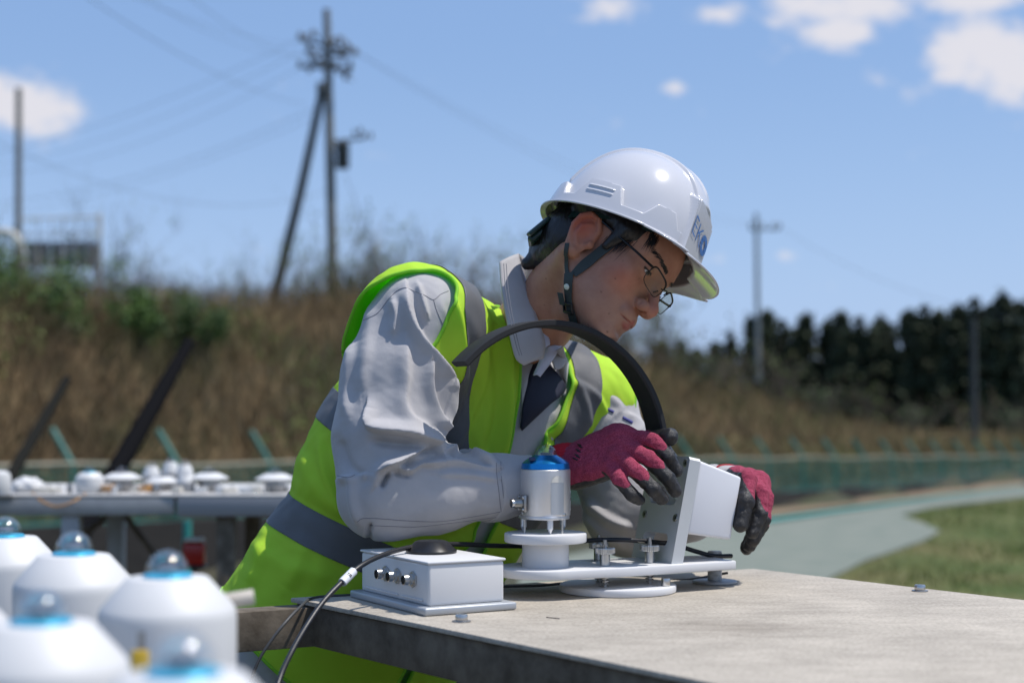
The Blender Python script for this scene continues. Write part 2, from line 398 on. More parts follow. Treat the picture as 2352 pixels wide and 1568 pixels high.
M_twig2 = mat('olive_twigs', (.085, .085, .026), .9, col2=(.15, .11, .05), vscale=.4); objinfo_random(M_twig2, .5, 1.6)
x, y = brush_points(46000, .4, 15.5, -150, 2500, 11); x_2, y_2 = brush_points(9000, .4, 13, -1000, -150, 13); x = np.concatenate([x, x_2]); y = np.concatenate([y, y_2])
n = len(x); hh = r5.uniform(.5, 1.35, n) * np.where(y > 45, 1.1, 1); z = bank_h(x, y) - .15
patch = np.array([mnoise.noise((a * .35, b * .35, 0)) for a, b in zip(x, y)])
V1 = blades(x, y, z, hh, r5.uniform(.008, .024, n), .5, r5)
sel = np.tile(patch > .12, 3)
tag(quads_obj('dry_brush', V1[~sel], M_twig), 'dense dry brown brush covering the bank behind the fence', 'brush', kind='stuff')
tag(quads_obj('olive_brush', V1[sel], M_twig2), 'patches of olive green brush mixed into the dry brown bank', 'brush', kind='stuff')
# leafy flecks within the brush
n = 52000; x, y = brush_points(n, .3, 15, -150, 2450, 12)
g = np.array([mnoise.noise((a * .22 + 9, b * .22, 3)) for a, b in zip(x, y)]) + np.where(y * 0 + bank_h(x, y) < .6, .12, -.05)
k = g > .13; x, y = x[k], y[k]; n = len(x)
z = bank_h(x, y) + r5.uniform(0, .95, n); s = r5.uniform(.02, .06, n)
def leafquads(x, y, z, s, r):
    n = len(x); A = r.normal(size=(n, 3)); A /= np.linalg.norm(A, axis=1)[:, None]; B = np.cross(A, r.normal(size=(n, 3))); B /= np.linalg.norm(B, axis=1)[:, None]
    c = np.stack([x, y, z], 1); A = A * s[:, None]; B = B * s[:, None] * .6
    return np.stack([c - A, c - B, c + A, c + B], 1)
M_leaf = mat('spring_leaf', (.10, .15, .022), .7, col2=(.15, .19, .04), vscale=.6); objinfo_random(M_leaf, .5, 1.5)
tag(quads_obj('ground_cover', leafquads(x, y, z, s, r5), M_leaf), 'small spring leaves scattered through the brush on the bank', 'leaves', kind='stuff')
# taller bare shrubs along the crest: each one a thing
M_bark = mat('grey_brown_bark', (.13, .095, .07), .9, col2=(.20, .15, .11), vscale=6); objinfo_random(M_bark, .7, 1.3)
def shrub_mesh(seed, h, nstem, spread, leaf, leafn, tw=.012):
    r = np.random.RandomState(seed); n = nstem
    base = r.normal(0, .12, (n, 2)); x, y, z = base[:, 0], base[:, 1], np.zeros(n)
    st = blades(x, y, z, r.uniform(.6, 1.0, n) * h, r.uniform(.8, 1.5, n) * tw * 1.6, spread, r, .25, 4)
    # side twigs start along the stems
    k = r.randint(0, len(st), n * 9); p = st[k].mean(1)
    tws = blades(p[:, 0], p[:, 1], p[:, 2], r.uniform(.15, .42, len(p)) * h, r.uniform(.4, .8, len(p)) * tw, .8, r, .3, 2)
    lf = None
    if leafn:
        k = r.randint(0, len(tws), leafn); p = tws[k].mean(1) + r.normal(0, .06, (leafn, 3)); lf = leafquads(p[:, 0], p[:, 1], p[:, 2], r.uniform(.02, .055, leafn) * leaf, r)
    return np.concatenate([st, tws]), lf
SH = [shrub_mesh(31, 1.9, 22, .55, 1, 260), shrub_mesh(32, 2.4, 18, .5, 1, 500), shrub_mesh(33, 1.6, 30, .75, 1.0, 520), shrub_mesh(34, 2.7, 14, .45, 1, 60)]
protos = []
M_leafd = mat('dark_leaf', (.035, .075, .012), .6, col2=(.06, .11, .02), vscale=2); objinfo_random(M_leafd, .6, 1.6)
crest = [(20, 2, 12, 1.25), (110, 2, 12, .8), (210, 3, 11, .8), (262, 3, 11.5, 1.1), (330, 0, 12, .85), (410, 0, 12, .7), (500, 0, 12, .7), (560, 1, 12, .65), (620, 3, 12, .6), (680, 1, 12, .75), (735, 1, 12, .8), (790, 2, 12, .85), (850, 1, 12, .95), (905, 2, 12, .9), (960, 1, 12, .85), (1020, 3, 12, .75), (1080, 0, 12, .9), (1150, 1, 12, .9),
         (1440, 2, 12, 1.1), (1500, 1, 12, 1.1), (1560, 2, 12, 1.0), (1620, 2, 12, .8), (1700, 0, 12, .8), (1790, 0, 12, .8), (1890, 2, 12, .75), (2000, 0, 12, .7), (2110, 2, 12, .7), (2240, 0, 12, .7), (2330, 2, 12, .7)]
kinds = ['bare branching shrub on the bank crest', 'sparsely leafed shrub on the bank crest', 'leafy green shrub on the bank crest', 'tall bare whip like shrub on the bank crest']
marks = ['at the far left edge of the frame', 'beside the white pipe', 'leaning right in front of the railing', 'right beside the end of the railing', 'first beyond the railing', 'second beyond the railing', 'in the middle between railing and braced pole', 'left of the braced pole', 'at the foot of the slanting brace', 'just right of the brace foot', 'directly left of the tall pole foot', 'directly right of the tall pole foot', 'second right of the tall pole', 'third right of the tall pole', 'beside the guy wire foot', 'left of the worker back', 'just above the worker shoulder', 'between shoulder and hard hat',
         'under the worker chin', 'right of the worker mouth', 'left of the first dark conifers', 'below the leftmost dark conifer', 'below the slim grey pole on the left', 'below the slim grey pole on the right', 'in front of the middle conifers', 'in front of the gap in the conifers', 'right of the gap in the conifers', 'in front of the tallest conifers', 'at the far right edge of the frame']
cache = {}
for (px, kk, u, sc), mk in zip(crest, marks):
    kx = (px - CX) / FP; yy = (u - 6.5 * FN[0] + 20 * FN[1]) / (kx * FN[0] + FN[1]); xx = kx * yy
    zz = float(bank_h(xx, yy)) - .1
    t_ = thing('shrub', kinds[kk] + ' ' + mk, 'shrub', (xx, yy, zz), rnd.uniform(-1, 1), 'shrubs along the crest of the bank')
    if kk not in cache:
        a = quads_obj('branches', SH[kk][0], M_bark, t_); b = quads_obj('foliage', SH[kk][1], M_leafd if kk == 2 else M_leaf, t_); cache[kk] = (a, b)
    else:
        for q in cache[kk]: c = q.copy(); COL.objects.link(c); c.parent = t_
    s = sc * max(.9, yy / 34); t_.scale = (s, s, s)
# green bush clumps within the bank
M_leafg = mat('fresh_leaf', (.09, .17, .025), .6, col2=(.05, .10, .02), vscale=2); objinfo_random(M_leafg, .5, 1.5)
def clump_mesh(seed, n, rx, rz):
    r = np.random.RandomState(seed); c = r.normal(0, 1, (14, 3)) * (rx * .55, rx * .55, rz * .5) + (0, 0, rz); k = r.randint(0, 14, n)
    p = c[k] + r.normal(0, rx * .22, (n, 3)); return leafquads(p[:, 0], p[:, 1], p[:, 2], r.uniform(.025, .06, n), r), c
for px, py, u, rx, seed, lab in ((455, 745, 8, .55, 1, 'dark and light green leafy bush above the black leaning pole'), (330, 730, 8.5, .45, 2, 'small olive green bush left of the dark bush on the bank'), (35, 640, 11, 1.0, 3, 'large green bush at the far left edge below the white pipe'), (150, 690, 9, .8, 4, 'low olive green bush below the railing on the bank'),
                                 (1330, 1330, 0, 0, 0, '')):
    if not seed: continue
    kx = (px - CX) / FP; yy = (u - 6.5 * FN[0] + 20 * FN[1]) / (kx * FN[0] + FN[1]); zc = CZ + (HY - py) * yy / FP
    t_ = thing('bush', lab, 'bush', (kx * yy, yy, zc - rx))
    q, c = clump_mesh(seed, 2600, rx, rx); quads_obj('foliage', q, M_leafg if seed != 1 else M_leafd, t_)
    mb = MB()
    for cc_ in c[:7]: mb.add(tube([(0, 0, -1.2), tuple(cc_ * .5), tuple(cc_)], [.03, .02, .006], 5))
    obj('branches', mb.d, M_bark, t_)

# ---------------- conifers beyond the bank
M_con = mat('conifer_needles', (.020, .033, .013), .8, col2=(.038, .046, .018), vscale=1.0); objinfo_random(M_con, .5, 1.7)
def conifer(seed, h=12.0, rad=2.2, n=5200, shape=.8):
    r = np.random.RandomState(seed); nb = 90
    bz = (r.uniform(0, 1, nb) ** .85); ba = r.uniform(0, 6.28, nb); br = rad * (1 - bz) ** shape * r.uniform(.65, 1.1, nb) + .15
    k = r.randint(0, nb, n); s = r.uniform(.1, 1, n) ** .6
    x = np.cos(ba[k]) * br[k] * s + r.normal(0, .16, n); y = np.sin(ba[k]) * br[k] * s + r.normal(0, .16, n); z = 1.2 + bz[k] * (h - 1.3) - s * br[k] * .22 + r.normal(0, .14, n) + .15
    return leafquads(x, y, z, r.uniform(.12, .30, n), r)
cm = [conifer(41, 12, 2.3, 5200, 1.1), conifer(42, 12, 1.9, 4800, 1.0), conifer(43, 12, 2.8, 6000, .85), conifer(44, 12, 1.6, 4200, 1.2)]
trunkd = tube([(0, 0, -2), (0, 0, 5), (.05, 0, 11.6)], [.22, .17, .03], 7)
M_trunk = mat('conifer_trunk', (.09, .065, .05), .9)
cc2 = {}
trees = [(1640, 795, 2, .55, 130), (1680, 770, 0, .6, 125), (1725, 735, 1, .8, 120), (1765, 722, 2, .85, 120), (1800, 745, 0, .8, 118), (1850, 728, 2, .9, 116), (1900, 742, 1, .85, 116), (1935, 725, 2, .9, 114), (1975, 738, 0, .85, 114), (2020, 735, 1, .8, 112), (2042, 750, 3, .8, 114),
         (2090, 722, 2, .95, 108), (2125, 712, 0, .95, 108), (2160, 724, 2, .95, 106), (2200, 708, 2, 1.0, 106), (2240, 696, 0, 1.0, 104), (2272, 712, 2, 1.0, 104), (2305, 682, 1, 1.1, 102), (2340, 700, 2, 1.05, 102), (2380, 690, 0, 1.1, 102), (2420, 700, 2, 1.1, 100),
         (1520, 790, 2, .5, 135), (1565, 785, 0, .5, 135), (1600, 805, 2, .45, 135), (1830, 760, 2, .8, 112), (2010, 760, 2, .8, 108), (2110, 745, 2, .8, 104), (2190, 740, 2, .9, 102), (2330, 735, 2, .9, 98), (1750, 755, 2, .75, 116), (1940,765,2,.8,108), (2270,745,2,.9,99)]
trees_sorted = sorted(trees)
for i, (px, ty, kk, sc, d) in enumerate(trees_sorted):
    p = P(px, ty, d); H = 12.5 if px > 1630 else 8
    L_ = {0: 'dark pointed conifer', 1: 'slim dark conifer', 2: 'broad dark conifer', 3: 'narrow spire conifer'}[kk]
    where = ('near the slim grey pole' if abs(px - 1740) < 70 else 'left of the slim grey pole' if px < 1670 else 'in the middle of the right hand tree row' if px < 2000 else 'beside the gap in the tree row' if px < 2100 else 'in the tall stand at the right edge')
    hs = 'in front' if (px, ty, kk, sc, d) in trees[24:] else 'with its top against the sky'
    t_ = thing('conifer_tree', f'{L_}, {["first","second","third","fourth","fifth","sixth","seventh","eighth","ninth","tenth","eleventh","twelfth","thirteenth","fourteenth","fifteenth","sixteenth","seventeenth","eighteenth","nineteenth","twentieth","twenty first","twenty second","twenty third","twenty fourth","twenty fifth","twenty sixth","twenty seventh","twenty eighth","twenty ninth","thirtieth","thirty first","thirty second"][i]} tree from the left of the row', 'tree', (p[0], p[1], p[2] - H), rnd.uniform(0, 6), 'dark conifers beyond the bank')
    if kk not in cc2: cc2[kk] = (quads_obj('crown', cm[kk], M_con, t_), obj('trunk', trunkd, M_trunk, t_))
    else:
        for q in cc2[kk]: c = q.copy(); COL.objects.link(c); c.parent = t_
    t_.scale = (1.0 + .15 * rnd.random(), 1.1, H / 12)

# ---------------- utility poles and wires
M_pole = mat('weathered_pole', (.14, .14, .125), .85, col2=(.19, .185, .165), vscale=1.5)
M_poled = mat('dark_brace', (.055, .06, .058), .85)
M_steel_d = mat('dark_galvanised', (.09, .095, .09), .6)
DP = 45.0
def Pp(x, y): return P(x, y, DP)
pb = Pp(766, 660); pole = thing('utility_pole', 'tall utility pole with slanting brace, crossarms and transformer on the brush bank', 'utility pole', (pb[0], pb[1], pb[2] - 1.0))
top = Pp(750, 22)
obj('mast', tube([(pb[0], DP, pb[2] - 1), Pp(757, 300), top], [.16, .13, .10], 12), M_pole, pole, world=True)
obj('brace', tube([Pp(612, 760), Pp(690, 440), Pp(742, 200)], [.16, .135, .11], 10), M_poled, pole, world=True)
mb = MB(); mb.add(rbox(.34, .3, .42, .03, c=Pp(742, 208))); obj('clamp', mb.d, M_steel_d, pole, world=True)
def arm(y, x0, x1, dy0=0, dy1=0, rr=.05):
    mb = MB(); mb.add(tube([Pp(x0, y + dy0), Pp(x1, y + dy1)], rr, 6)); obj('crossarm', mb.d, M_steel_d, pole, world=True)
arm(92, 690, 822, 0, 32); arm(118, 700, 795, 0, 10); arm(157, 686, 808, -4, 2); arm(135, 712, 800, 12, -20, .035)
for x_, y_ in ((690, 85), (705, 92), (722, 80), (712, 112), (728, 128), (716, 140), (738, 150), (768, 98), (783, 95), (800, 108), (818, 122), (775, 122), (790, 135), (806, 150), (690, 150), (712, 160), (780, 165), (803, 165), (770, 150), (795, 178)):
    p = Pp(x_, y_); obj('insulator', lathe([(0, -.11), (.05, -.1), (.075, -.04), (.05, 0), (.08, .05), (.03, .12), (0, .12)], 8, (p[0], p[1] - .1, p[2])), M_steel_d, pole, world=True)
for pts in (((694, 86), (720, 74), (735, 95), (748, 108)), ((714, 102), (706, 125), (724, 146), (748, 152)), ((756, 96), (780, 84), (798, 100), (815, 118)), ((758, 150), (788, 140), (796, 118), (776, 100)), ((760, 158), (790, 165), (800, 180), (812, 186))):
    obj('jumper', tube(spline([Pp(*q) for q in pts], 5), .022, 5), M_steel_d, pole, world=True)
arm(326, 760, 835, 0, -8, .045)
tf = Pp(788, 360); obj('transformer', lathe([(0, -.36), (.17, -.36), (.19, -.33), (.19, .30), (.20, .32), (.20, .36), (.06, .42), (0, .42)], 16, (tf[0], tf[1] - .1, tf[2])), M_poled, pole, world=True)
obj('bracket', tube([Pp(762, 345), Pp(788, 338)], .04, 6), M_steel_d, pole, world=True)
for q in ((815, 305), (828, 300), (838, 312), (852, 312)): p = Pp(*q); obj('insulator', lathe([(0, -.1), (.06, -.08), (.04, 0), (.06, .06), (0, .1)], 8, tuple(p)), M_steel_d, pole, world=True)
for yy_ in range(60, 600, 22):
    s = -1 if (yy_ // 22) % 2 else 1; x0 = 750 + (yy_ - 20) * .025; obj('step_bolt', tube([Pp(x0, yy_), Pp(x0 + s * 12, yy_)], .012, 5), M_steel_d, pole, world=True)
p0, p1 = Pp(792, 400), Pp(850, 560)
lp = P(42, 560, 58); pl = thing('utility_pole', 'plain dark pole at the far left rising from the railing', 'utility pole', (lp[0], lp[1], lp[2] - 1.5))
obj('mast', tube([(lp[0], 58, lp[2] - 1.5), P(42, 530, 58), P(43, 203, 58)], [.13, .13, .115], 12), M_pole, pl, world=True)
for yy_ in range(215, 520, 26): obj('step_bolt', tube([P(34, yy_, 58), P(52, yy_, 58)], .014, 5), M_steel_d, pl, world=True)
rp_ = P(1742, 800, 95); pr_ = thing('utility_pole', 'slim pale grey pole with one crossarm above the dark conifers', 'utility pole', (rp_[0], rp_[1], rp_[2] - 2))
obj('mast', tube([(rp_[0], 95, rp_[2] - 2), P(1737, 490, 95)], [.16, .12], 10), mat('pale_concrete_pole', (.20, .225, .225), .8), pr_, world=True)
mb = MB(); mb.add(tube([P(1722, 528, 95), P(1792, 526, 95)], .06, 6)); obj('crossarm', mb.d, M_pole, pr_, world=True)
for x_ in (1724, 1752, 1776, 1790): p = P(x_, 518, 95); obj('insulator', lathe([(0, -.2), (.1, -.15), (.07, 0), (.12, .1), (0, .2)], 8, tuple(p)), M_pole, pr_, world=True)
rp2 = P(2238, 1000, 60); pq = thing('utility_pole', 'dim dark pole standing in front of the tall conifers at right', 'utility pole', (rp2[0], rp2[1], rp2[2] - 1))
obj('mast', tube([(rp2[0], 60, rp2[2] - 1), P(2236, 730, 60)], [.15, .11], 8), M_poled, pq, world=True)
M_wire = mat('wire', (.10, .12, .15), .7)
def wire(a, b, sag, lab, r_=.012):
    a = np.array(a); b = np.array(b); pts = [a + (b - a) * t - np.array((0, 0, sag * 4 * t * (1 - t))) for t in np.linspace(0, 1, 24)]
    tag(obj('overhead_wire', tube(pts, r_ * .5, 5), M_wire), lab, 'wire', 'overhead wires')
wire(Pp(692, 88), P(-60, 365, 62), .4, 'topmost overhead wire running left from the upper crossarm', .014)
wire(Pp(690, 118), P(-60, 385, 62), .6, 'second overhead wire running left from the crossarm')
wire(Pp(688, 155), P(-60, 400, 60), .8, 'overhead wire running left from the lowest crossarm')
wire(Pp(742, 240), P(-60, 470, 60), .6, 'overhead cable running left from the top of the slanting brace', .016)
wire(Pp(742, 262), P(-60, 500, 60), .5, 'lower overhead cable running left from the slanting brace', .013)
wire(Pp(748, 440), P(-40, 310, 30), .8, 'overhead cable crossing low behind the slanting brace', .013)
wire(P(180, -20, 26), Pp(700, 240), .3, 'nearest overhead cable crossing the upper left sky', .014)
wire(P(420, -20, 26), Pp(720, 130), .3, 'overhead cable left of the tall pole top', .011)
wire(P(310, -20, 28), Pp(690, 130), .3, 'faint overhead cable in the upper left sky', .010)
wire(P(300, -10, 24), Pp(700, 100), .2, 'thin overhead cable in the upper left sky', .008)
wire(Pp(815, 120), P(1742, 520, 95), 1.2, 'overhead wire from the tall pole to the slim grey pole', .014)
wire(Pp(800, 108), P(1760, 515, 95), 1.0, 'upper overhead wire from the tall pole to the slim grey pole', .012)
wire(p0, P(862, 580, 44), .05, 'thin guy wire slanting down right of the transformer', .02)
wire(P(1790, 520, 95), P(2500, 760, 60), 1.0, 'faint wire running right from the slim grey pole', .02)

# ---------------- railing and pipe on the hill crest, far left
M_pan = mat('grey_panel', (.16, .17, .16), .7, col2=(.20, .20, .19), vscale=3); M_wht = mat('white_paint_worn', (.62, .62, .58), .55, col2=(.5, .5, .46), vscale=8)
D2 = 46.0
b0 = P(140, 640, D2); rl = thing('railing', 'grey panelled barrier with pale railing on top at the far left of the crest', 'railing', tuple(b0))
for i in range(6):
    xa = 62 + i * 27; c = P(xa + 13, 585, D2); obj('panel', rbox(.33, .03, .75, .008, c=tuple(c)), M_pan, rl, world=True)
for x_ in (88, 118, 147, 175, 203): obj('post', tube([P(x_, 640, D2 - .06), P(x_, 500, D2 - .06)], .018, 6), M_wht, rl, world=True)
obj('end_post', rbox(.13, .08, 1.9, .01, c=tuple(P(228, 565, D2))), M_wht, rl, world=True)
obj('top_rail', tube([P(50, 502, D2 - .06), P(228, 498, D2 - .06)], .035, 6), M_wht, rl, world=True)
obj('middle_rail', tube([P(50, 540, D2 - .06), P(228, 536, D2 - .06)], .025, 6), M_wht, rl, world=True)
wp = P(20, 545, 44); tag(obj('white_pipe', tube(spline([P(-40, 540, 44), P(10, 533, 44), P(38, 548, 44), P(50, 590, 44), P(56, 640, 44)], 6), .12, 10), M_wht), 'white bent pipe curving down at the far left edge', 'pipe')
# black leaning poles behind the far table
M_blk = mat('black_tube', (.010, .010, .011), 1.0, spec=0)
tag(obj('leaning_pole', tube([P(435, 785, 10), P(375, 893, 9.6), P(270, 1075, 9), P(180, 1230, 8.6)], [.036, .050, .056, .056], 10), M_blk), 'thick black pole leaning right behind the far table, reaching the dark bush', 'pole')
tag(obj('leaning_pole', tube([P(155, 868, 11), P(120, 930, 10.8), P(30, 1085, 10), P(-40, 1200, 9.6)], [.028, .036, .042, .044], 10), mat('dark_tube', (.02, .02, .018), 1.0, spec=0)), 'thinner dark pole leaning right at the left edge behind the far table', 'pole')
# ================================================================ TABLES
T0 = 0.911
M_board = mat('fibre_cement_board', (.40, .36, .30), .88, col2=(.51, .46, .385), vscale=7, bump=(420, .35, .002), bump2=(18, .3, .004, (1, 4, 1)))
def board_detail(m):
    t = m.node_tree; b = t.nodes['Principled BSDF']; src = [l for l in t.links if l.to_socket == b.inputs['Base Color']][0].from_socket
    tc_ = t.nodes.new('ShaderNodeTexCoord'); mpn = t.nodes.new('ShaderNodeMapping'); mpn.inputs['Rotation'].default_value = (0, 0, R(-29)); mpn.inputs['Scale'].default_value = (5, 14, 3)
    t.links.new(tc_.outputs['Object'], mpn.inputs[0]); nz = t.nodes.new('ShaderNodeTexNoise'); nz.inputs['Scale'].default_value = 2.2; nz.inputs['Detail'].default_value = 8; nz.inputs['Roughness'].default_value = .7; t.links.new(mpn.outputs[0], nz.inputs[0])
    rp = t.nodes.new('ShaderNodeValToRGB'); rp.color_ramp.elements[0].position = .30; rp.color_ramp.elements[0].color = (.74, .73, .71, 1); rp.color_ramp.elements[1].position = .62; rp.color_ramp.elements[1].color = (1.05, 1.04, 1.03, 1); t.links.new(nz.outputs['Fac'], rp.inputs[0])
    n2 = t.nodes.new('ShaderNodeTexNoise'); n2.inputs['Scale'].default_value = 190; n2.inputs['Detail'].default_value = 3; t.links.new(tc_.outputs['Object'], n2.inputs[0])
    r2 = t.nodes.new('ShaderNodeValToRGB'); r2.color_ramp.elements[0].position = .35; r2.color_ramp.elements[0].color = (.72, .71, .7, 1); r2.color_ramp.elements[1].position = .6; r2.color_ramp.elements[1].color = (1, 1, 1, 1); t.links.new(n2.outputs['Fac'], r2.inputs[0])
    m1 = t.nodes.new('ShaderNodeMixRGB'); m1.blend_type = 'MULTIPLY'; m1.inputs[0].default_value = .8; t.links.new(src, m1.inputs[1]); t.links.new(rp.outputs[0], m1.inputs[2])
    m2 = t.nodes.new('ShaderNodeMixRGB'); m2.blend_type = 'MULTIPLY'; m2.inputs[0].default_value = .8; t.links.new(m1.outputs[0], m2.inputs[1]); t.links.new(r2.outputs[0], m2.inputs[2])
    # a dark water stain on the board
    vm = t.nodes.new('ShaderNodeVectorMath'); vm.operation = 'DISTANCE'; mp2 = t.nodes.new('ShaderNodeMapping'); mp2.inputs['Scale'].default_value = (1, 1.2, 0); t.links.new(tc_.outputs['Object'], mp2.inputs[0]); t.links.new(mp2.outputs[0], vm.inputs[0]); q = PZ(1700, 1440, T0); vm.inputs[1].default_value = (q[0] - AT[0], (q[1] - AT[1]) * 1.2, 0)
    ad = t.nodes.new('ShaderNodeMath'); ad.operation = 'MULTIPLY_ADD'; t.links.new(nz.outputs['Fac'], ad.inputs[0]); ad.inputs[1].default_value = .16; t.links.new(vm.outputs['Value'], ad.inputs[2])
    r3 = t.nodes.new('ShaderNodeValToRGB'); r3.color_ramp.elements[0].position = .07; r3.color_ramp.elements[0].color = (.72, .70, .68, 1); r3.color_ramp.elements[1].position = .20; r3.color_ramp.elements[1].color = (1, 1, 1, 1); t.links.new(ad.outputs[0], r3.inputs[0])
    m3 = t.nodes.new('ShaderNodeMixRGB'); m3.blend_type = 'MULTIPLY'; m3.inputs[0].default_value = .9; t.links.new(m2.outputs[0], m3.inputs[1]); t.links.new(r3.outputs[0], m3.inputs[2]); t.links.new(m3.outputs[0], b.inputs['Base Color'])
M_steel_w = mat('weathered_steel', (.075, .056, .036), .75, metal=0, col2=(.17, .138, .10), vscale=22, bump=(160, .4, .001), bump2=(30, .3, .001, (1, 1, .12)))
M_steel_l = mat('galvanised_steel', (.42, .42, .42), .5, metal=.5, col2=(.32, .32, .32), vscale=9, bump=(140, .2, .001))
AT = np.array((-.332, 2.354)); BT = np.array((.427, 2.774))
dL = np.array((.600, -.800)); CT = BT + dL * 1.40; DT_ = AT + dL * 1.30
board_detail(M_board)
tb = thing('work_table', 'worktable with weathered grey board top and steel frame holding the shadow ring instrument', 'table', (AT[0], AT[1], 0))
def W(p): return (p[0] - AT[0], p[1] - AT[1])
obj('tabletop', prism([W(AT), W(DT_), W(CT), W(BT)], T0 - .007, T0, .0015), M_board, tb)
def beam(name, a, b, z0, z1, w_, m, par, base):
    a = np.array(a, float) - base; b = np.array(b, float) - base; d = b - a; L = np.linalg.norm(d); an = math.atan2(d[1], d[0]); mb = MB()
    t_ = .005
    M_ = TR(((a[0] + b[0]) / 2, (a[1] + b[1]) / 2, (z0 + z1) / 2), (0, 0, an))
    bm = bmesh.new()
    mb.add(rbox(L, t_, z1 - z0, .001, c=(0, -w_ / 2, 0)), M_); mb.add(rbox(L, w_ - t_, t_, .001, c=(0, t_ / 2, (z1 - z0) / 2 - t_ / 2)), M_); mb.add(rbox(L, w_ - t_, t_, .001, c=(0, t_ / 2, -(z1 - z0) / 2 + t_ / 2)), M_)
    bm.free(); return obj(name, mb.d, m, par)
nB = (BT - AT) / np.linalg.norm(BT - AT)
beam('front_rail', AT + nB * .035 - dL * .0, DT_ + nB * .035, T0 - .067, T0 - .009, .05, M_steel_w, tb, AT)
beam('back_rail', AT + dL * .03 - nB * 1.3, BT + dL * .03, T0 - .067, T0 - .0095, .045, M_steel_w, tb, AT)
beam('side_rail', BT - nB * .03 + dL * .05, CT - nB * .03, T0 - .067, T0 - .009, .04, M_steel_w, tb, AT)
for q in (AT + nB * .62 + dL * .12, BT - nB * .1 + dL * .1, DT_ + nB * .1 - dL * .1, CT - nB * .1 - dL * .1, AT - nB * 1.2 + dL * .05):
    obj('leg', rbox(.05, .05, T0 - .067, .003, c=(*W(q), (T0 - .067) / 2)), M_steel_w, tb)
M_ss = mat('stainless_steel', (.55, .54, .52), .28, metal=1, bump=(300, .1, .0005))
M_ssd = mat('dull_stainless', (.38, .37, .36), .4, metal=1)
def bolt_head(x, y, lab, r=.0085, h=.010):
    q = PZ(x, y, T0); t_ = thing('bolt', lab, 'bolt', (q[0], q[1], T0), .4, 'bolts in the board')
    obj('washer', cyl(r * 1.5, .0002, .0016, 24, .0004), M_ssd, t_)
    hd = lathe([(r * .95, .0016), (r, .003), (r, h - .0015), (r * .9, h), (r * .55, h), (r * .5, h - .004), (0, h - .004)], 24); obj('head', hd, M_ss, t_)
bolt_head(1060, 1427, 'round steel bolt head in the board just in front of the white connector box')
bolt_head(2113, 1357, 'round steel bolt head near the right edge of the board')
# slot scratches in the board surface
for (x, y, L, lab) in ((1270, 1419, .022, 'narrow slot cut in the board right of the bolt'), ):
    q = PZ(x, y, T0); o = obj('slot', rbox(L, .0022, .0012, 0, c=(0, 0, 0)), mat('dark_slot', (.05, .045, .04), .9), tb); o.location = (q[0] - AT[0], q[1] - AT[1], T0 + .0003); o.rotation_euler = (0, 0, R(-40))

# ---------------- white connector box with three sockets and black antenna dome
M_whitep = mat('white_powder_coat', (.64, .635, .63), .45, bump=(900, .12, .0004))
M_greyal = mat('grey_anodised_plate', (.40, .42, .44), .42, metal=.35, bump=(600, .1, .0004))
M_blackp = mat('black_plastic', (.012, .012, .014), .28, bump=(700, .05, .0003))
q = PZ(975.6, 1416, T0); bang = R(30); bL, bWd = .146, .25
ux = np.array((math.cos(bang), math.sin(bang))); uy = np.array((-math.sin(bang), math.cos(bang)))
bx_ = thing('connector_box', 'low white metal connector box with black round antenna on the board edge', 'junction box', (q[0], q[1], T0), bang)
obj('base_plate', rbox(bL, bWd, .011, .003, 3, c=(bL / 2, bWd / 2, .0055 + .0005)), M_greyal, bx_)
i0 = .012
def holed_body():
    mb = MB(); sx, sy, h = bL - .026, bWd - .028, .058
    mb.add(rbox(sx, sy, h, .004, 3, c=(bL / 2, bWd / 2, .0115 + h / 2))); return mb.d
body = obj('housing', holed_body(), M_whitep, bx_)
obj('lid', rbox(bL - .022, bWd - .024, .0035, .0016, 2, c=(bL / 2, bWd / 2, .0712)), M_whitep, bx_)
# recessed pocket frame on the socket side
mb = MB(); xf = .013 - .0015
for (y0_, y1_) in ((.030, .098), (.108, .222)):
    for a, b_, c_, d_ in (((y0_ + y1_) / 2, y1_ - y0_, .0185, .0022), ):
        mb.add(rbox(.0025, b_, d_, .0008, c=(xf, a, c_)))
obj('ledge', mb.d, M_whitep, bx_)
def socket(par, loc, rot, big=1.0):
    M_ = TR(loc, rot)
    s = obj('socket', MB().add(lathe([(.0088 * big, 0), (.0088 * big, .003), (.0068 * big, .0032), (.0068 * big, .007), (.0075 * big, .0075), (.0075 * big, .0085), (.0066 * big, .009), (.0066 * big, .016), (.0058 * big, .0165), (.0055 * big, .0165), (.0055 * big, .006), (0, .006)], 28), M_).add(hexprism(.0100 * big, 0, .0026), M_).d, M_ss, par, world=False)
    obj('pin_insert', MB().add(cyl(.0045 * big, .006, .0105, 16), M_).d, M_blackp, s); return s
for yy_ in (.060, .110, .148):
    socket(bx_, (.0125, yy_, .045), (0, R(-90), 0), 1.15)
obj('antenna_dome', lathe([(.0, 0), (.0365, 0), (.0375, .001), (.0375, .0035), (.036, .0048), (.024, .0165), (.020, .0178), (.010, .0184), (0, .0186)], 48, (bL / 2 + .006, bWd / 2 + .01, .0731)), M_blackp, bx_)

# ---------------- instrument on the long plate
TH = R(25); ca, sa = math.cos(TH), math.sin(TH); IX, IY = .1645, 2.437
def I2W(lx, ly, z=0): return np.array((IX + lx * ca - ly * sa, IY + lx * sa + ly * ca, z))
ins = thing('shadow_ring_stand', 'white metal stand with long plate, tilted bracket box and black half ring on the board', 'instrument stand', (IX, IY, T0), TH)
obj('foot_disc', cyl(.0907, .0003, .0115, 96, .0022), M_whitep, ins)
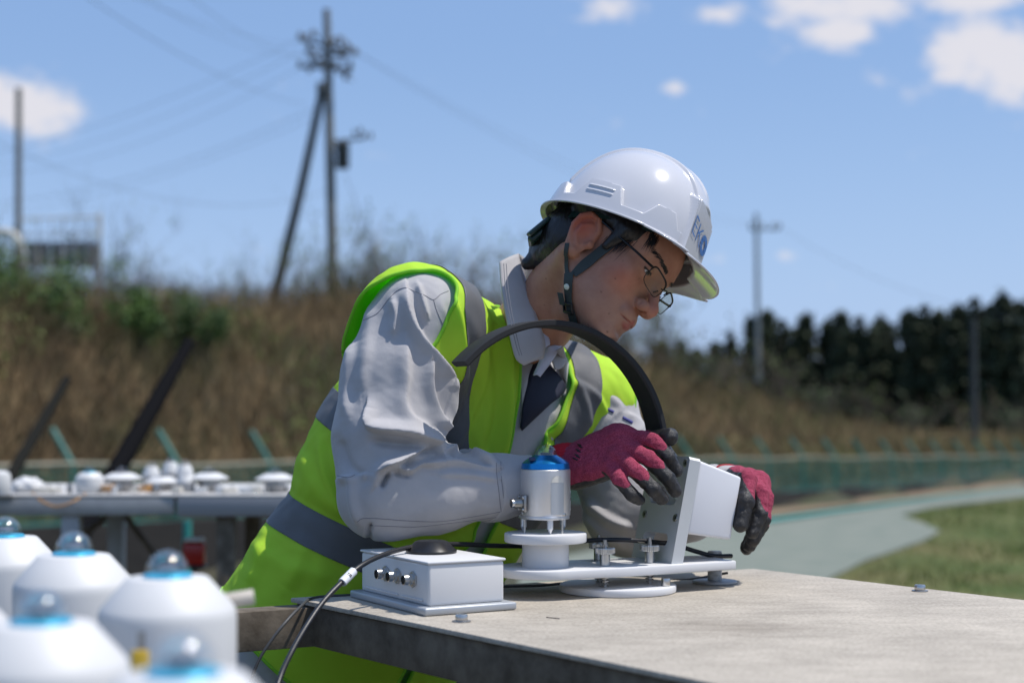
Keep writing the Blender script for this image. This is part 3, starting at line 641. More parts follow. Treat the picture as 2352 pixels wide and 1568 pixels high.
# springs, bolts, thumb screws
for k, an in enumerate((R(90 + 8), R(210 + 8), R(330 + 8))):
    cx_, cy_ = .050 * math.cos(an), .050 * math.sin(an)
    pts = [(cx_ + .0062 * math.cos(s * .55), cy_ + .0062 * math.sin(s * .55), .013 + s * .0004) for s in range(0, 46)]
    obj('spring', tube(pts, .0011, 6), M_ss, ins)
    obj('bolt', cyl(.0032, .011, .0835, 12, c=(cx_, cy_, 0)), M_ssd, ins)
    kn = MB(); kn.add(cyl(.0078, .0442, .062, 28, .0006, c=(cx_, cy_, 0)))
    rr = []; m_ = 72; prof = [(.0120, .0622), (.0152, .0628), (.0158, .0640), (.0158, .0705), (.0152, .0716), (.006, .0718)]
    v = []; f = []
    for j, (r_, z_) in enumerate(prof):
        for i in range(m_):
            rq = r_ - (.0007 if (i % 2 and 1 <= j <= 4) else 0); a_ = 2 * math.pi * i / m_; v.append((cx_ + rq * math.cos(a_), cy_ + rq * math.sin(a_), z_))
    for j in range(len(prof) - 1):
        for i in range(m_): f.append((j * m_ + i, j * m_ + (i + 1) % m_, (j + 1) * m_ + (i + 1) % m_, (j + 1) * m_ + i))
    f.append(tuple(range(m_))[::-1]); f.append(tuple(range(len(v) - m_, len(v)))); kn.add((v, f))
    tsn = obj('thumb_screw', kn.d, M_ss, ins, angle=20)
    obj('screw_tip', cyl(.0035, .0718, .0765, 6, c=(cx_, cy_, 0)), M_ssd, tsn)
obj('cap_screw', cyl(.007, .0115, .024, 24, .001, c=(.052, -.058, 0)), M_ss, ins)
# long plate with one rounded broad end, tapering to the narrow far end
SX = -.1253
poly = []
for i in range(25):
    a_ = R(97 + i * 166 / 24); poly.append((SX + .074 * math.cos(a_), .074 * math.sin(a_)))
poly += [(-.02, -.0715), (.06, -.0640), (.178, -.0520), (.184, -.0505), (.187, -.046), (.187, .046), (.184, .0505), (.178, .0520), (.06, .0640), (-.02, .0715)]
obj('long_plate', prism(poly, .0305, .0440, .0022, 2), M_whitep, ins)
obj('pedestal', cyl(.0356, .0440, .0812, 64, .0008, c=(SX, 0, 0)), M_whitep, ins)
obj('upper_disc', cyl(.0627, .0812, .0955, 96, .0022, c=(SX, 0, 0)), M_whitep, ins)
# bracket panel (leans), thick aluminium with two slots
lean = R(11.6); pw = .125; ph = .168; pt_ = .020
PX0, PY0 = .067, -.050
def bracket_panel():
    bm = bmesh.new()
    ou = [(0, 0), (pw, 0), (pw, ph), (0, ph)]
    def rr(cx, cy, w_, h_, r_, k=5):
        o = []
        for (sx, sy, a0) in ((1, 1, 0), (-1, 1, 90), (-1, -1, 180), (1, -1, 270)):
            for i in range(k + 1): a_ = R(a0 + 90 * i / k); o.append((cx + sx * (w_ / 2 - r_) + r_ * math.cos(a_), cy + sy * (h_ / 2 - r_) + r_ * math.sin(a_)))
        return o
    holes = [rr(.062, .035, .075, .020, .0095), rr(.060, .105, .080, .030, .008)]
    es = []
    def loop(pts):
        vs = [bm.verts.new((x, y, 0)) for x, y in pts]
        for i in range(len(vs)): es.append(bm.edges.new((vs[i], vs[(i + 1) % len(vs)])))
    loop([(0, 0), (pw, 0), (pw, ph - .006), (pw - .006, ph), (.004, ph), (0, ph - .004)])
    for h in holes: loop(h)
    bmesh.ops.triangle_fill(bm, use_beauty=True, use_dissolve=False, edges=es)
    ge = bm.faces[:]
    r = bmesh.ops.extrude_face_region(bm, geom=ge)
    for e in r['geom']:
        if isinstance(e, bmesh.types.BMVert): e.co.z = pt_
    bmesh.ops.recalc_face_normals(bm, faces=bm.faces[:])
    return bm_data(bm)
# panel local (a along +ly, b up along lean, c thickness along +lx)
def Mpan():
    up = Vector((math.sin(lean), 0, math.cos(lean))); nx_ = Vector((math.cos(lean), 0, -math.sin(lean))); ay = Vector((0, 1, 0))
    M_ = Matrix.Identity(4)
    for i in range(3): M_[i][0] = ay[i]; M_[i][1] = up[i]; M_[i][2] = nx_[i]
    M_.translation = Vector((PX0, PY0, .0442)); return M_
MPAN = Mpan()
bp = obj('bracket_panel', MB().add(bracket_panel(), MPAN).d, mat('bare_aluminium_panel', (.56, .57, .565), .5, metal=.25, bump=(500, .08, .0004)), ins, angle=30)
for (a_, b_) in ((.107, .071), (.012, .071), (.010, .158), (.112, .158)):
    M_ = MPAN @ TR((a_, b_, 0), (R(180), 0, 0))
    sc_ = obj('screw', MB().add(lathe([(.0062, -.001), (.0062, .0012), (.0055, .0018), (.0032, .0018), (.0030, -.0005), (0, -.0005)], 20), M_).d, M_ssd, bp)
    obj('hex_recess', MB().add(cyl(.0028, -.0002, .0003, 6), M_).d, mat('dark_recess', (.02, .02, .02), .8), sc_)
# tapered box behind the panel : trapezoid side profile, rounded edges
def side_box():
    bm = bmesh.new(); ya, yb = .003, .112
    pr_ = [(pt_ + .0003, .050), (pt_ + .0003, ph - .002), (pt_ + .082, ph - .0135), (pt_ + .082, .054)]
    vs = [[bm.verts.new((y, b_, c_)) for (c_, b_) in pr_] for y in (ya, yb)]
    bm.faces.new(vs[0]); bm.faces.new(vs[1][::-1])
    for i in range(4): bm.faces.new((vs[0][i], vs[1][i], vs[1][(i + 1) % 4], vs[0][(i + 1) % 4]))
    bmesh.ops.recalc_face_normals(bm, faces=bm.faces[:]); bmesh.ops.bevel(bm, geom=bm.edges[:], offset=.0045, segments=3, affect='EDGES', profile=.5); return bm_data(bm)
obj('drive_box', MB().add(side_box(), MPAN).d, mat('satin_white_cover', (.70, .70, .72), .38, bump=(900, .06, .0003)), ins)
# half ring around the sensor dome
RC = Vector((SX + .001, -.002, 1.1265 - T0)); RR = .1915
def half_ring():
    # ring plane contains vertical; its axis is turned from the line of sight
    M_ = Matrix.Rotation(R(0), 4, 'Z'); v = []; f = []; hw = .0255; th = .0105
    ax = Vector((math.sin(R(1)), -math.cos(R(1)), 0.0)); e1 = Vector((math.cos(R(1)), math.sin(R(1)), 0)); e2 = Vector((0, 0, 1))
    a0, a1, K = R(9), R(137), 90
    for i in range(K + 1):
        an = a0 + (a1 - a0) * i / K; d = e1 * math.cos(an) + e2 * math.sin(an)
        for (rr_, s) in ((RR, -hw * .9), (RR + th * .25, -hw), (RR + th * .9, -hw), (RR + th, -hw * .9), (RR + th, hw * .9), (RR + th * .9, hw), (RR + th * .25, hw), (RR, hw * .9)):
            v.append(tuple(RC + d * rr_ + ax * s))
    for i in range(K):
        for k in range(8): f.append((i * 8 + k, i * 8 + (k + 1) % 8, i * 8 + 8 + (k + 1) % 8, i * 8 + 8 + k))
    f.append(tuple(range(8))[::-1]); f.append(tuple(range(K * 8, K * 8 + 8))); return v, f
obj('half_ring', half_ring(), mat('matt_black_ring', (.012, .012, .013), .72, bump=(1200, .25, .0003)), ins)
e1r = Vector((math.cos(R(1)), math.sin(R(1)), 0)); pe = RC + e1r * math.cos(R(9)) * (RR + .004) + Vector((0, 0, 1)) * math.sin(R(9)) * (RR + .004)
hubp = Vector((PX0 + .045, .012, .0442 + .150))
obj('ring_arm', tube([tuple(pe), tuple(pe * .6 + hubp * .4), tuple(hubp)], [.009, .008, .010], 12), M_blackp, ins)
# clear levelling post under the far end
fp = (.178, .018); obj('end_post', cyl(.0115, .004, .052, 24, .001, c=(.196, .030, 0)), mat('scuffed_clear_plastic', (.55, .55, .53), .35, col2=(.25, .25, .24), vscale=60), ins)
obj('end_post_base', cyl(.036, .0003, .0045, 32, .0008, c=(.196, .030, 0)), M_steel_l, ins)

# ---------------- the small dome sensor on top of the stand
sp_ = I2W(SX, 0); SZ = T0 + .0955
sn = thing('dome_sensor', 'brushed aluminium cylinder sensor with blue collar and glass dome standing on the white disc', 'solar sensor', (sp_[0], sp_[1], SZ), R(10))
M_brush = mat('brushed_aluminium', (.70, .70, .71), .45, metal=.9, bump=(70, .35, .0005, (.3, .3, 60)))
M_blue = mat('blue_anodised', (.012, .22, .55), .26, metal=.75, bump=(60, .2, .0003, (.3, .3, 40)))
bz = .0265
lob = []
for i in range(72):
    a_ = 2 * math.pi * i / 72; r_ = .0365 + .0060 * max(0, math.cos(3 * (a_ + R(90)))) ** 2; lob.append((r_ * math.cos(a_), r_ * math.sin(a_)))
obj('base_flange', prism(lob, bz - .0055, bz, .0008), M_brush, sn)
for k in range(3):
    a_ = R(-90 + 120 * k); c = (.0355 * math.cos(a_), .0355 * math.sin(a_), 0)
    obj('levelling_foot', lathe([(0, .0003), (.0012, .0008), (.0036, .0062), (.0048, .0078), (.0048, .0210), (0, .0210)], 20, c), M_brush, sn)
    a_ += R(38); c = (.0335 * math.cos(a_), .0335 * math.sin(a_), 0)
    mb = MB(); mb.add(cyl(.0017, -.006, .021, 10, c=c)); mb.add(cyl(.0058, bz + .0003, bz + .0045, 24, .0008, c=c)); obj('bolt', mb.d, M_ss, sn)
obj('body', lathe([(0, bz), (.0372, bz), (.0378, bz + .001), (.0378, .0955), (.0370, .0965), (0, .0965)], 96), M_brush, sn)
obj('collar', lathe([(.0366, .0967), (.0372, .0972), (.0360, .1055), (.0300, .1105), (.0186, .1172), (.0178, .1178), (.010, .1178), (0, .1178)], 96), M_blue, sn)
dome_prof = [(.0172 * math.cos(R(a_)), .1176 + .0172 * math.sin(R(a_))) for a_ in range(0, 91, 6)]; dome_prof[-1] = (0, dome_prof[-1][1])
din = [(.0150 * math.cos(R(a_)), .1176 + .0150 * math.sin(R(a_))) for a_ in range(0, 91, 6)]; din[-1] = (0, din[-1][1])
G1 = glass('dome_glass'); dm = obj('glass_dome', lathe(dome_prof, 40), G1, sn); obj('inner_dome', lathe(din, 40), G1, dm)
obj('detector', cyl(.008, .118, .1215, 24, .0006), M_blackp, sn)
lv = obj('bubble_level', rbox(.0085, .0085, .0055, .0008, c=(-.0245, -.020, .1125)), mat('dark_blue_block', (.01, .03, .09), .35), sn)
# connector at lower left
Mc = TR((-.0345, -.012, .0455), (0, R(-90), R(10)))
mb = MB(); mb.add(rbox(.025, .025, .0042, .0008, c=(0, 0, .0035)), Mc)
cn = obj('connector_flange', mb.d, M_ssd, sn)
for sx in (-1, 1):
    for sy in (-1, 1): obj('screw', MB().add(lathe([(.0026, .0056), (.0026, .0072), (.0018, .0078), (0, .0078)], 12), Mc @ TR((sx * .0090, sy * .0090, 0))).d, M_ss, cn)
prof = [(.0072, .0056)]
for i in range(7): prof += [(.0072, .0066 + i * .0016), (.0063, .0074 + i * .0016)]
prof += [(.0068, .0182), (.0068, .0215), (.0058, .0215), (.0056, .012), (0, .012)]
obj('connector', MB().add(lathe(prof, 28), Mc).d, M_ss, sn, angle=25); obj('connector_face', MB().add(cyl(.0052, .012, .0195, 20), Mc).d, M_blackp, sn)
# flat with brushed plate and half moon badge
fa = R(-72); Mf = TR((.0374 * math.cos(fa), .0374 * math.sin(fa), .062), (R(90), 0, fa + R(90)))
def arcbadge(w_, h_, rr_=.0378, out=.0004, shape='rect'):
    v = []; f = []; n_ = 16; m2 = 10
    for i in range(n_ + 1):
        s = -1 + 2 * i / n_; top = h_ if shape == 'rect' else h_ * math.sqrt(max(0, 1 - s * s))
        for j in range(m2 + 1):
            a_ = fa + s * w_ / rr_ / 2; v.append(((rr_ + out) * math.cos(a_), (rr_ + out) * math.sin(a_), j / m2 * top))
    for i in range(n_):
        for j in range(m2): k = i * (m2 + 1) + j; f.append((k, k + m2 + 1, k + m2 + 2, k + 1))
    return v, f
o = obj('engraved_plate', arcbadge(.0225, .048), mat('fine_brushed', (.55, .56, .57), .42, metal=.8, bump=(500, .3, .0004)), sn); o.location = (0, 0, .029)
o = obj('half_moon_badge', arcbadge(.0215, .0105, out=.0007, shape='moon'), mat('cream_print', (.66, .63, .56), .5), sn); o.location = (0, 0, .0772)
def sticker():
    v = []; f = []
    for i in range(9):
        a_ = R(-22) + i * R(26) / 8
        for z_ in (.034, .064): v.append((.0383 * math.cos(a_), .0383 * math.sin(a_), z_))
    for i in range(8): f.append((2 * i, 2 * i + 2, 2 * i + 3, 2 * i + 1))
    return v, f
st = obj('sticker', sticker(), mat('white_sticker', (.75, .75, .74), .5), sn)
for ch, z_ in (('E', .0575), ('O', .0510), ('-', .0445), ('I', .039)):
    td = text_mesh(ch, .0075); a_ = R(-17.0)
    obj('letter', MB().add(td, TR((.0386 * math.cos(a_), .0386 * math.sin(a_), z_), (R(90), R(0), a_ + R(90)))).d, mat('black_print', (.02, .02, .02), .6), st, smooth=False)

# ---------------- cables
M_cable = mat('black_cable', (.010, .010, .012), .42, bump=(900, .1, .0003))
cp = [P(1680, 1276, 2.55), P(1640, 1276, 2.53), P(1600, 1266, 2.515), P(1575, 1258, 2.505), P(1548, 1248, 2.49), P(1520, 1246, 2.47), P(1480, 1242, 2.45), P(1420, 1239, 2.43), P(1345, 1241, 2.44), P(1250, 1252, 2.455), P(1150, 1253, 2.43), P(1050, 1249, 2.37), P(960, 1253, 2.30), P(890, 1270, 2.24), P(835, 1295, 2.19), P(795, 1327, 2.16), P(745, 1378, 2.12), P(705, 1435, 2.08), P(668, 1500, 2.03), P(640, 1565, 1.98), P(610, 1680, 1.93), P(590, 1800, 1.93)]
cb = thing('signal_cable', 'thick black cable arching from the bracket behind the sensor and down over the board edge', 'cable', tuple(P(745, 1378, 2.12)))
obj('sheath', tube(spline(cp, 8), .0037, 12), M_cable, cb, world=True)
a_, b_ = P(812, 1311, 2.172), P(786, 1337, 2.152)
lb = obj('cable_label', tube([a_, b_], .0062, 20), mat('white_label', (.72, .73, .76), .35), cb, world=True)
dv = Vector(b_ - a_).normalized(); mid = (a_ + b_) / 2; nrm_ = Vector((0.0, -1, .1)); nrm_ = (nrm_ - dv * nrm_.dot(dv)).normalized(); side = dv.cross(nrm_) * -1
M_ = Matrix.Identity(4)
for i in range(3): M_[i][0] = dv[i]; M_[i][1] = nrm_.cross(dv)[i]; M_[i][2] = nrm_[i]
M_.translation = Vector(mid) + nrm_ * .0063
td = MB().add(text_mesh('B', .009), M_).d; o = obj('letter', td, mat('black_print', (.02, .02, .02), .6), lb, world=True, smooth=False)
c2 = [P(1290, 1339, 2.50), P(1240, 1344, 2.47), P(1170, 1346, 2.46), P(1100, 1349, 2.44), P(900, 1362, 2.40), P(760, 1368, 2.365), P(715, 1374, 2.335), P(697, 1386, 2.27), P(660, 1424, 2.22), P(622, 1472, 2.20), P(590, 1525, 2.19), P(560, 1610, 2.18)]
tag(obj('thin_cable', tube(spline(c2, 6), .0022, 8), mat('grey_cable', (.05, .05, .05), .5)), 'thin dark grey cable lying along the back of the board and hanging off its corner', 'cable')
c3 = [P(1545, 1332, 2.60), P(1590, 1330, 2.60), P(1640, 1320, 2.62), P(1672, 1315, 2.62)]
tag(obj('thin_cable', tube(spline(c3, 6), .0022, 8), M_cable), 'short black cable on the board under the narrow end of the plate', 'cable')

# ================================================================ FOREGROUND SENSORS
M_whiteb = mat('white_housing', (.61, .605, .59), .5, bump=(500, .15, .0004))
M_cyan = mat('cyan_ring', (.05, .43, .62), .3, metal=.4)
def big_sensor(loc, lab):
    t_ = thing('domed_sensor', lab, 'solar sensor', loc, 0, 'white domed sensors in the foreground')
    obj('housing', lathe([(0, 0), (.058, 0), (.0600, .002), (.0617, .006), (.0617, .096), (.0612, .1015), (.0592, .1065), (.0370, .1318), (.0350, .1330), (.0, .1330)], 64), M_whiteb, t_)
    obj('collar', lathe([(.0222, .1331), (.0224, .1344), (.0208, .1360), (.0195, .1366), (0, .1366)], 48), M_cyan, t_)
    pr = [(.0187 * math.cos(R(a_)), .139 + .0187 * math.sin(R(a_))) for a_ in range(0, 91, 6)]; pr[-1] = (0, pr[-1][1])
    d_ = obj('glass_dome', lathe(pr, 40), G1, t_)
    pi = [(.0160 * math.cos(R(a_)), .139 + .0160 * math.sin(R(a_))) for a_ in range(0, 91, 6)]; pi[-1] = (0, pi[-1][1]); obj('inner_dome', lathe(pi, 40), G1, d_)
    obj('detector', cyl(.0095, .1392, .1440, 24, .0008), M_ssd, t_)
    return t_
zb = T0 + .0005
first = big_sensor((-.312, 1.42, zb), 'white domed sensor nearest the worker, its blue collar in plain view beside the green vest')
sens = [((-.4555, 1.63, zb), 'white domed sensor second from the left in the back row, half behind the sharper one'),
        ((-.598, 1.85, zb), 'white domed sensor cut by the left edge of the frame in the back row'),
        ((-.336, 1.119, zb), 'very blurred white domed sensor in the lower left corner'),
        ((-.190, .905, zb), 'blurred white sensor at the bottom edge with only its glass dome showing'),
        ((-.478, 1.30, zb), 'white sensor body just peeking in at the left edge between the rows')]
for l_, lab in sens:
    c = copy_tree(first); c.location = l_; c['label'] = lab; c.rotation_euler = (0, 0, rnd.uniform(0, 6))
cn = MB().add(cyl(.0075, 0, .03, 20, .001), TR((.040, .050, .104), (0, R(82), R(10)))).d; obj('cable_gland', cn, mat('beige_plastic', (.5, .45, .38), .5), first)
sh = thing('sensor_shelf', 'steel shelf under the row of white foreground sensors', 'shelf', (-.40, 1.45, 0), R(125))
obj('shelf_plate', rbox(1.25, .34, .006, .001, c=(-.12, 0, T0 - .0033)), M_steel_l, sh)
for sx in (-.7, .45):
    for sy in (-.14, .14): obj('leg', rbox(.04, .04, T0 - .0075, .002, c=(sx, sy, (T0 - .0075) / 2)), M_steel_w, sh)
obj('shelf_extension', rbox(.5, .5, .006, .001, c=(-.62, .06, T0 - .0094)), M_steel_l, sh)
yt = thing('cable_tie_tag', 'small yellow tag between the two nearest white sensors', 'tag', tuple(P(322, 1535, 1.27) - np.array((0, 0, .03))))
obj('plate', rbox(.014, .004, .05, .001, c=(0, 0, .02)), mat('yellow_plastic', (.62, .40, .03), .45), yt); obj('tie', cyl(.003, -.03, .06, 10, c=(0, .004, 0)), M_ssd, yt)

# ================================================================ FAR TABLE
FTy = 5.05
ft = thing('far_table', 'long blurred steel table behind the worker crowded with white sensors', 'table', (-1.0, FTy, 0), R(1.5))
obj('tabletop', rbox(2.5, .75, .008, .001, c=(-.35, .38, T0 - .004)), mat('pale_table_plate', (.55, .53, .50), .6, col2=(.42, .41, .39), vscale=8), ft)
obj('front_rail', rbox(1.42, .04, .056, .003, c=(-.80, .03, T0 - .0375)), M_steel_l, ft); obj('front_rail', rbox(.98, .04, .06, .003, c=(.41, .024, T0 - .0395)), mat('mid_grey_steel', (.30, .30, .31), .55, metal=.4), ft)
obj('back_rail', rbox(2.5, .04, .056, .003, c=(-.35, .72, T0 - .0375)), M_steel_w, ft)
for x_ in (-1.45, -.43, .07, .84):
    for y_ in (.06, .70): obj('leg', rbox(.058, .05, T0 - .066, .003, c=(x_, y_, (T0 - .066) / 2)), M_steel_l if x_ == -.43 else M_steel_w, ft)
obj('cross_brace', tube([(-1.40, .7, .15), (-.45, .7, .80)], .012, 8), M_steel_w, ft); obj('cross_brace', tube([(-.40, .7, .80), (.05, .7, .2)], .012, 8), M_steel_w, ft)
obj('lower_rail', rbox(2.3, .03, .03, .002, c=(-.3, .7, .35)), M_steel_w, ft)
def fdome(t_, z, r_=.0185, base=None):
    pr = [(r_ * math.cos(R(a_)), z + r_ * math.sin(R(a_))) for a_ in range(0, 91, 9)]; pr[-1] = (0, pr[-1][1]); obj('glass_dome', lathe(pr, 28), G1, t_)
    obj('detector', cyl(r_ * .5, z - .002, z + .004, 16), M_blackp, t_)
def disc_sensor(x, y, d, rad, lab, h=.055):
    p = P(x, y, d); t_ = thing('disc_sensor', lab, 'solar sensor', (p[0], p[1], T0), 0, 'sensors on the far table')
    z1 = h; obj('sun_shield', lathe([(rad * .97, z1 - .014), (rad, z1 - .010), (rad * .62, z1 + .003), (.03, z1 + .008), (.026, z1 + .004), (rad * .6, z1 - .003), (rad * .95, z1 - .014)], 40), M_whiteb, t_)
    obj('body', lathe([(0, 0), (.034, 0), (.036, .004), (.036, z1 - .012), (.026, z1 + .009), (0, z1 + .010)], 32), M_ssd, t_); fdome(t_, z1 + .009)
    for k in range(3): obj('foot', cyl(.006, .0, .02, 10, c=(.042 * math.cos(k * 2.09), .042 * math.sin(k * 2.09), 0)), M_ss, t_)
    return t_
disc_sensor(280, 1100, 5.25, .068, 'flat white disc sensor left of the black leaning pole foot cluster on the far table')
disc_sensor(480, 1100, 5.25, .066, 'flat white disc sensor right of the cluster of small domes on the far table')
disc_sensor(632, 1100, 5.2, .066, 'flat white disc sensor at the right end of the far table beside the green vest')
disc_sensor(372, 1102, 5.3, .058, 'white disc sensor in the middle of the far table cluster', .040)
for x, y, d, lab, hh_ in ((348, 1090, 5.45, 'small grey sensor with glass dome at the left of the dome cluster', .075), (392, 1080, 5.6, 'tallest small dome sensor at the back of the cluster', .085), (424, 1080, 5.5, 'small dome sensor right in the cluster, behind the white cap one', .08), (427, 1100, 5.22, 'short white capped dome sensor in front of the cluster', .055)):
    p = P(x, y, d); t_ = thing('small_sensor', lab, 'solar sensor', (p[0], p[1], T0), 0, 'small dome sensors on the far table')
    obj('body', lathe([(0, 0), (.026, 0), (.030, .003), (.030, hh_ * .6), (.027, hh_ * .65), (.018, hh_), (0, hh_)], 28), M_ssd if 'short' not in lab else M_steel_l, t_); obj('cap', lathe([(.031, hh_ * .55), (.031, hh_ * .66), (.019, hh_ + .001), (0, hh_ + .001)], 28), M_whiteb, t_); fdome(t_, hh_, .016)
p = P(206, 1100, 5.15); t_ = thing('round_sensor', 'round white sensor body with cyan collar on the far table left of the black pole', 'solar sensor', (p[0], p[1], T0)); obj('housing', lathe([(0, .0), (.035, 0), (.045, .012), (.0475, .03), (.045, .052), (.030, .068), (0, .068)], 36), M_whiteb, t_)
obj('collar', lathe([(.022, .0678), (.020, .071), (0, .071)], 24), M_cyan, t_); fdome(t_, .071, .015)
p = P(62, 1105, 5.2)
r6 = np.random.RandomState(6); bm = bmesh.new(); bmesh.ops.create_icosphere(bm, subdivisions=4, radius=1)
for v in bm.verts:
    n_ = mnoise.noise(v.co * 2.2) * .22 + mnoise.noise(v.co * 5) * .08; v.co *= (1 + n_); v.co = Vector((v.co.x * .050, v.co.y * .045, max(v.co.z, -.7) * .030 + .021))
tag(obj('wrapped_sensor', MB().add(bm_data(bm), TR((p[0], p[1], T0))).d, M_whiteb), 'lumpy white wrapped sensor at the left of the far table', 'wrapped sensor')
t_ = thing('white_canister', 'white canister cut by the left edge on the far table', 'canister', (*P(-4, 1110, 5.0)[:2], T0)); obj('body', lathe([(0, 0), (.037, 0), (.039, .004), (.039, .062), (.034, .074), (.02, .080), (0, .080)], 32), M_whiteb, t_); obj('base_ring', cyl(.041, .0, .004, 32), M_ssd, t_)
# connectors and small fittings along the front edge
fit = [(120, .03, 0), (150, .022, 1), (180, .03, 0), (215, .026, 1), (240, .03, 2), (262, .03, 1), (300, .026, 0), (325, .03, 2), (350, .034, 1), (150, .03, 3), (400, .03, 0), (500, .03, 0), (520, .05, 0), (560, .045, 0), (585, .03, 0), (455, .04, 0), (95, .05, 4), (250, .04, 4)]
names = ['pale boxy fitting', 'grey steel cylinder fitting', 'orange brown cable coil', 'orange cable loop', 'flat white junction strip']
ordn = ['under the lumpy white sensor', 'below the round white sensor, left side', 'left of the round white sensor', 'right below the round white sensor', 'between the round sensor and the black pole', 'at the foot of the black pole', 'right of the black pole foot', 'left in front of the dome cluster', 'in front of the dome cluster', 'drooping over the rail at left', 'right in front of the dome cluster', 'right of the rightmost cluster disc', 'wide, right half of the far table', 'widest, right half of the far table', 'nearest the right end disc', 'just right of the dome cluster', 'at the left front edge', 'at the middle front edge']
for i, ((x, s, k), o_) in enumerate(zip(fit, ordn)):
    p = P(x, 1130, 5.09); t_ = thing('fitting' if k < 2 or k == 4 else 'cable_coil', f'{names[k]} {o_} on the far table', 'fitting' if k < 2 or k == 4 else 'cable', (p[0], p[1] + (.05 if k != 3 else 0), T0), rnd.uniform(-.4, .4))
    if k == 0 or k == 4: obj('body', rbox(s, .03, .014 + .006 * (i % 3), .002, c=(0, 0, .011)), M_whiteb if i % 2 else mat('cream_plastic', (.62, .58, .5), .5), t_); obj('screw', cyl(.004, .016, .026, 8, c=(s * .2, 0, 0)), M_ss, t_)
    elif k == 1: obj('body', cyl(s * .4, 0, .026, 20, .001), M_ssd, t_); obj('cap', cyl(s * .3, .026, .032, 20, .001), M_ss, t_)
    else:
        pts = [(math.cos(a_ * .5) * .022, math.sin(a_ * .5) * .02, .004 + a_ * .0006) for a_ in range(0, 40)]
        if k == 3: pts = [(-.10, -.02, .003), (-.05, -.07, -.02), (0, -.08, -.035), (.05, -.07, -.02), (.07, -.01, .003)]
        obj('loop', tube(spline(pts, 3) if k == 3 else pts, .0028, 6), mat('orange_brown_cable', (.45, .22, .05), .5), t_)
# red plastic box under the far table, not a lamp
rp = P(447, 1300, 5.35); t_ = thing('red_box', 'small red plastic box beneath the far table', 'box', tuple(rp))
obj('lens', rbox(.070, .06, .078, .008, 3, c=(0, 0, .045)), mat('red_plastic', (.45, .012, .010), .22), t_); obj('base', rbox(.074, .064, .010, .002, c=(0, 0, .0)), M_blackp, t_)
obj('cap', rbox(.062, .05, .012, .003, c=(0, 0, .091)), M_ss, t_); obj('stem', cyl(.012, -float(rp[2]), -.005, 12), M_steel_w, t_)
tag(obj('teal_post', tube([P(430, 1330, 8), P(430, 1195, 8)], .022, 10), M_teal), 'teal post standing behind the red plastic box', 'post')
# ================================================================ SIGNED DISTANCE MODELLING (worker, clothes, gloves)
def V3(*a): return np.array(a if len(a) > 1 else a[0], float)
def smin(a, b, k):
    h = np.maximum(k - np.abs(a - b), 0) / k; return np.minimum(a, b) - h * h * k * .25
def smax(a, b, k): return -smin(-a, -b, k)
def sph(p, c, r): return np.linalg.norm(p - c, axis=1) - r
def ell(p, c, r):
    q = (p - c) / r; k0 = np.linalg.norm(q, axis=1) + 1e-9; k1 = np.linalg.norm(q / r, axis=1) + 1e-9; return k0 * (k0 - 1) / k1
def cone(p, a, b, ra, rb):
    a = np.asarray(a, float); b = np.asarray(b, float); ba = b - a; t = np.clip(((p - a) @ ba) / (ba @ ba), 0, 1)
    return np.linalg.norm(p - a - t[:, None] * ba, axis=1) - (ra + (rb - ra) * t)
def chain(p, pts, rr, k=0):
    d = None
    for i in range(len(pts) - 1):
        e = cone(p, pts[i], pts[i + 1], rr[i], rr[i + 1]); d = e if d is None else (smin(d, e, k) if k else np.minimum(d, e))
    return d
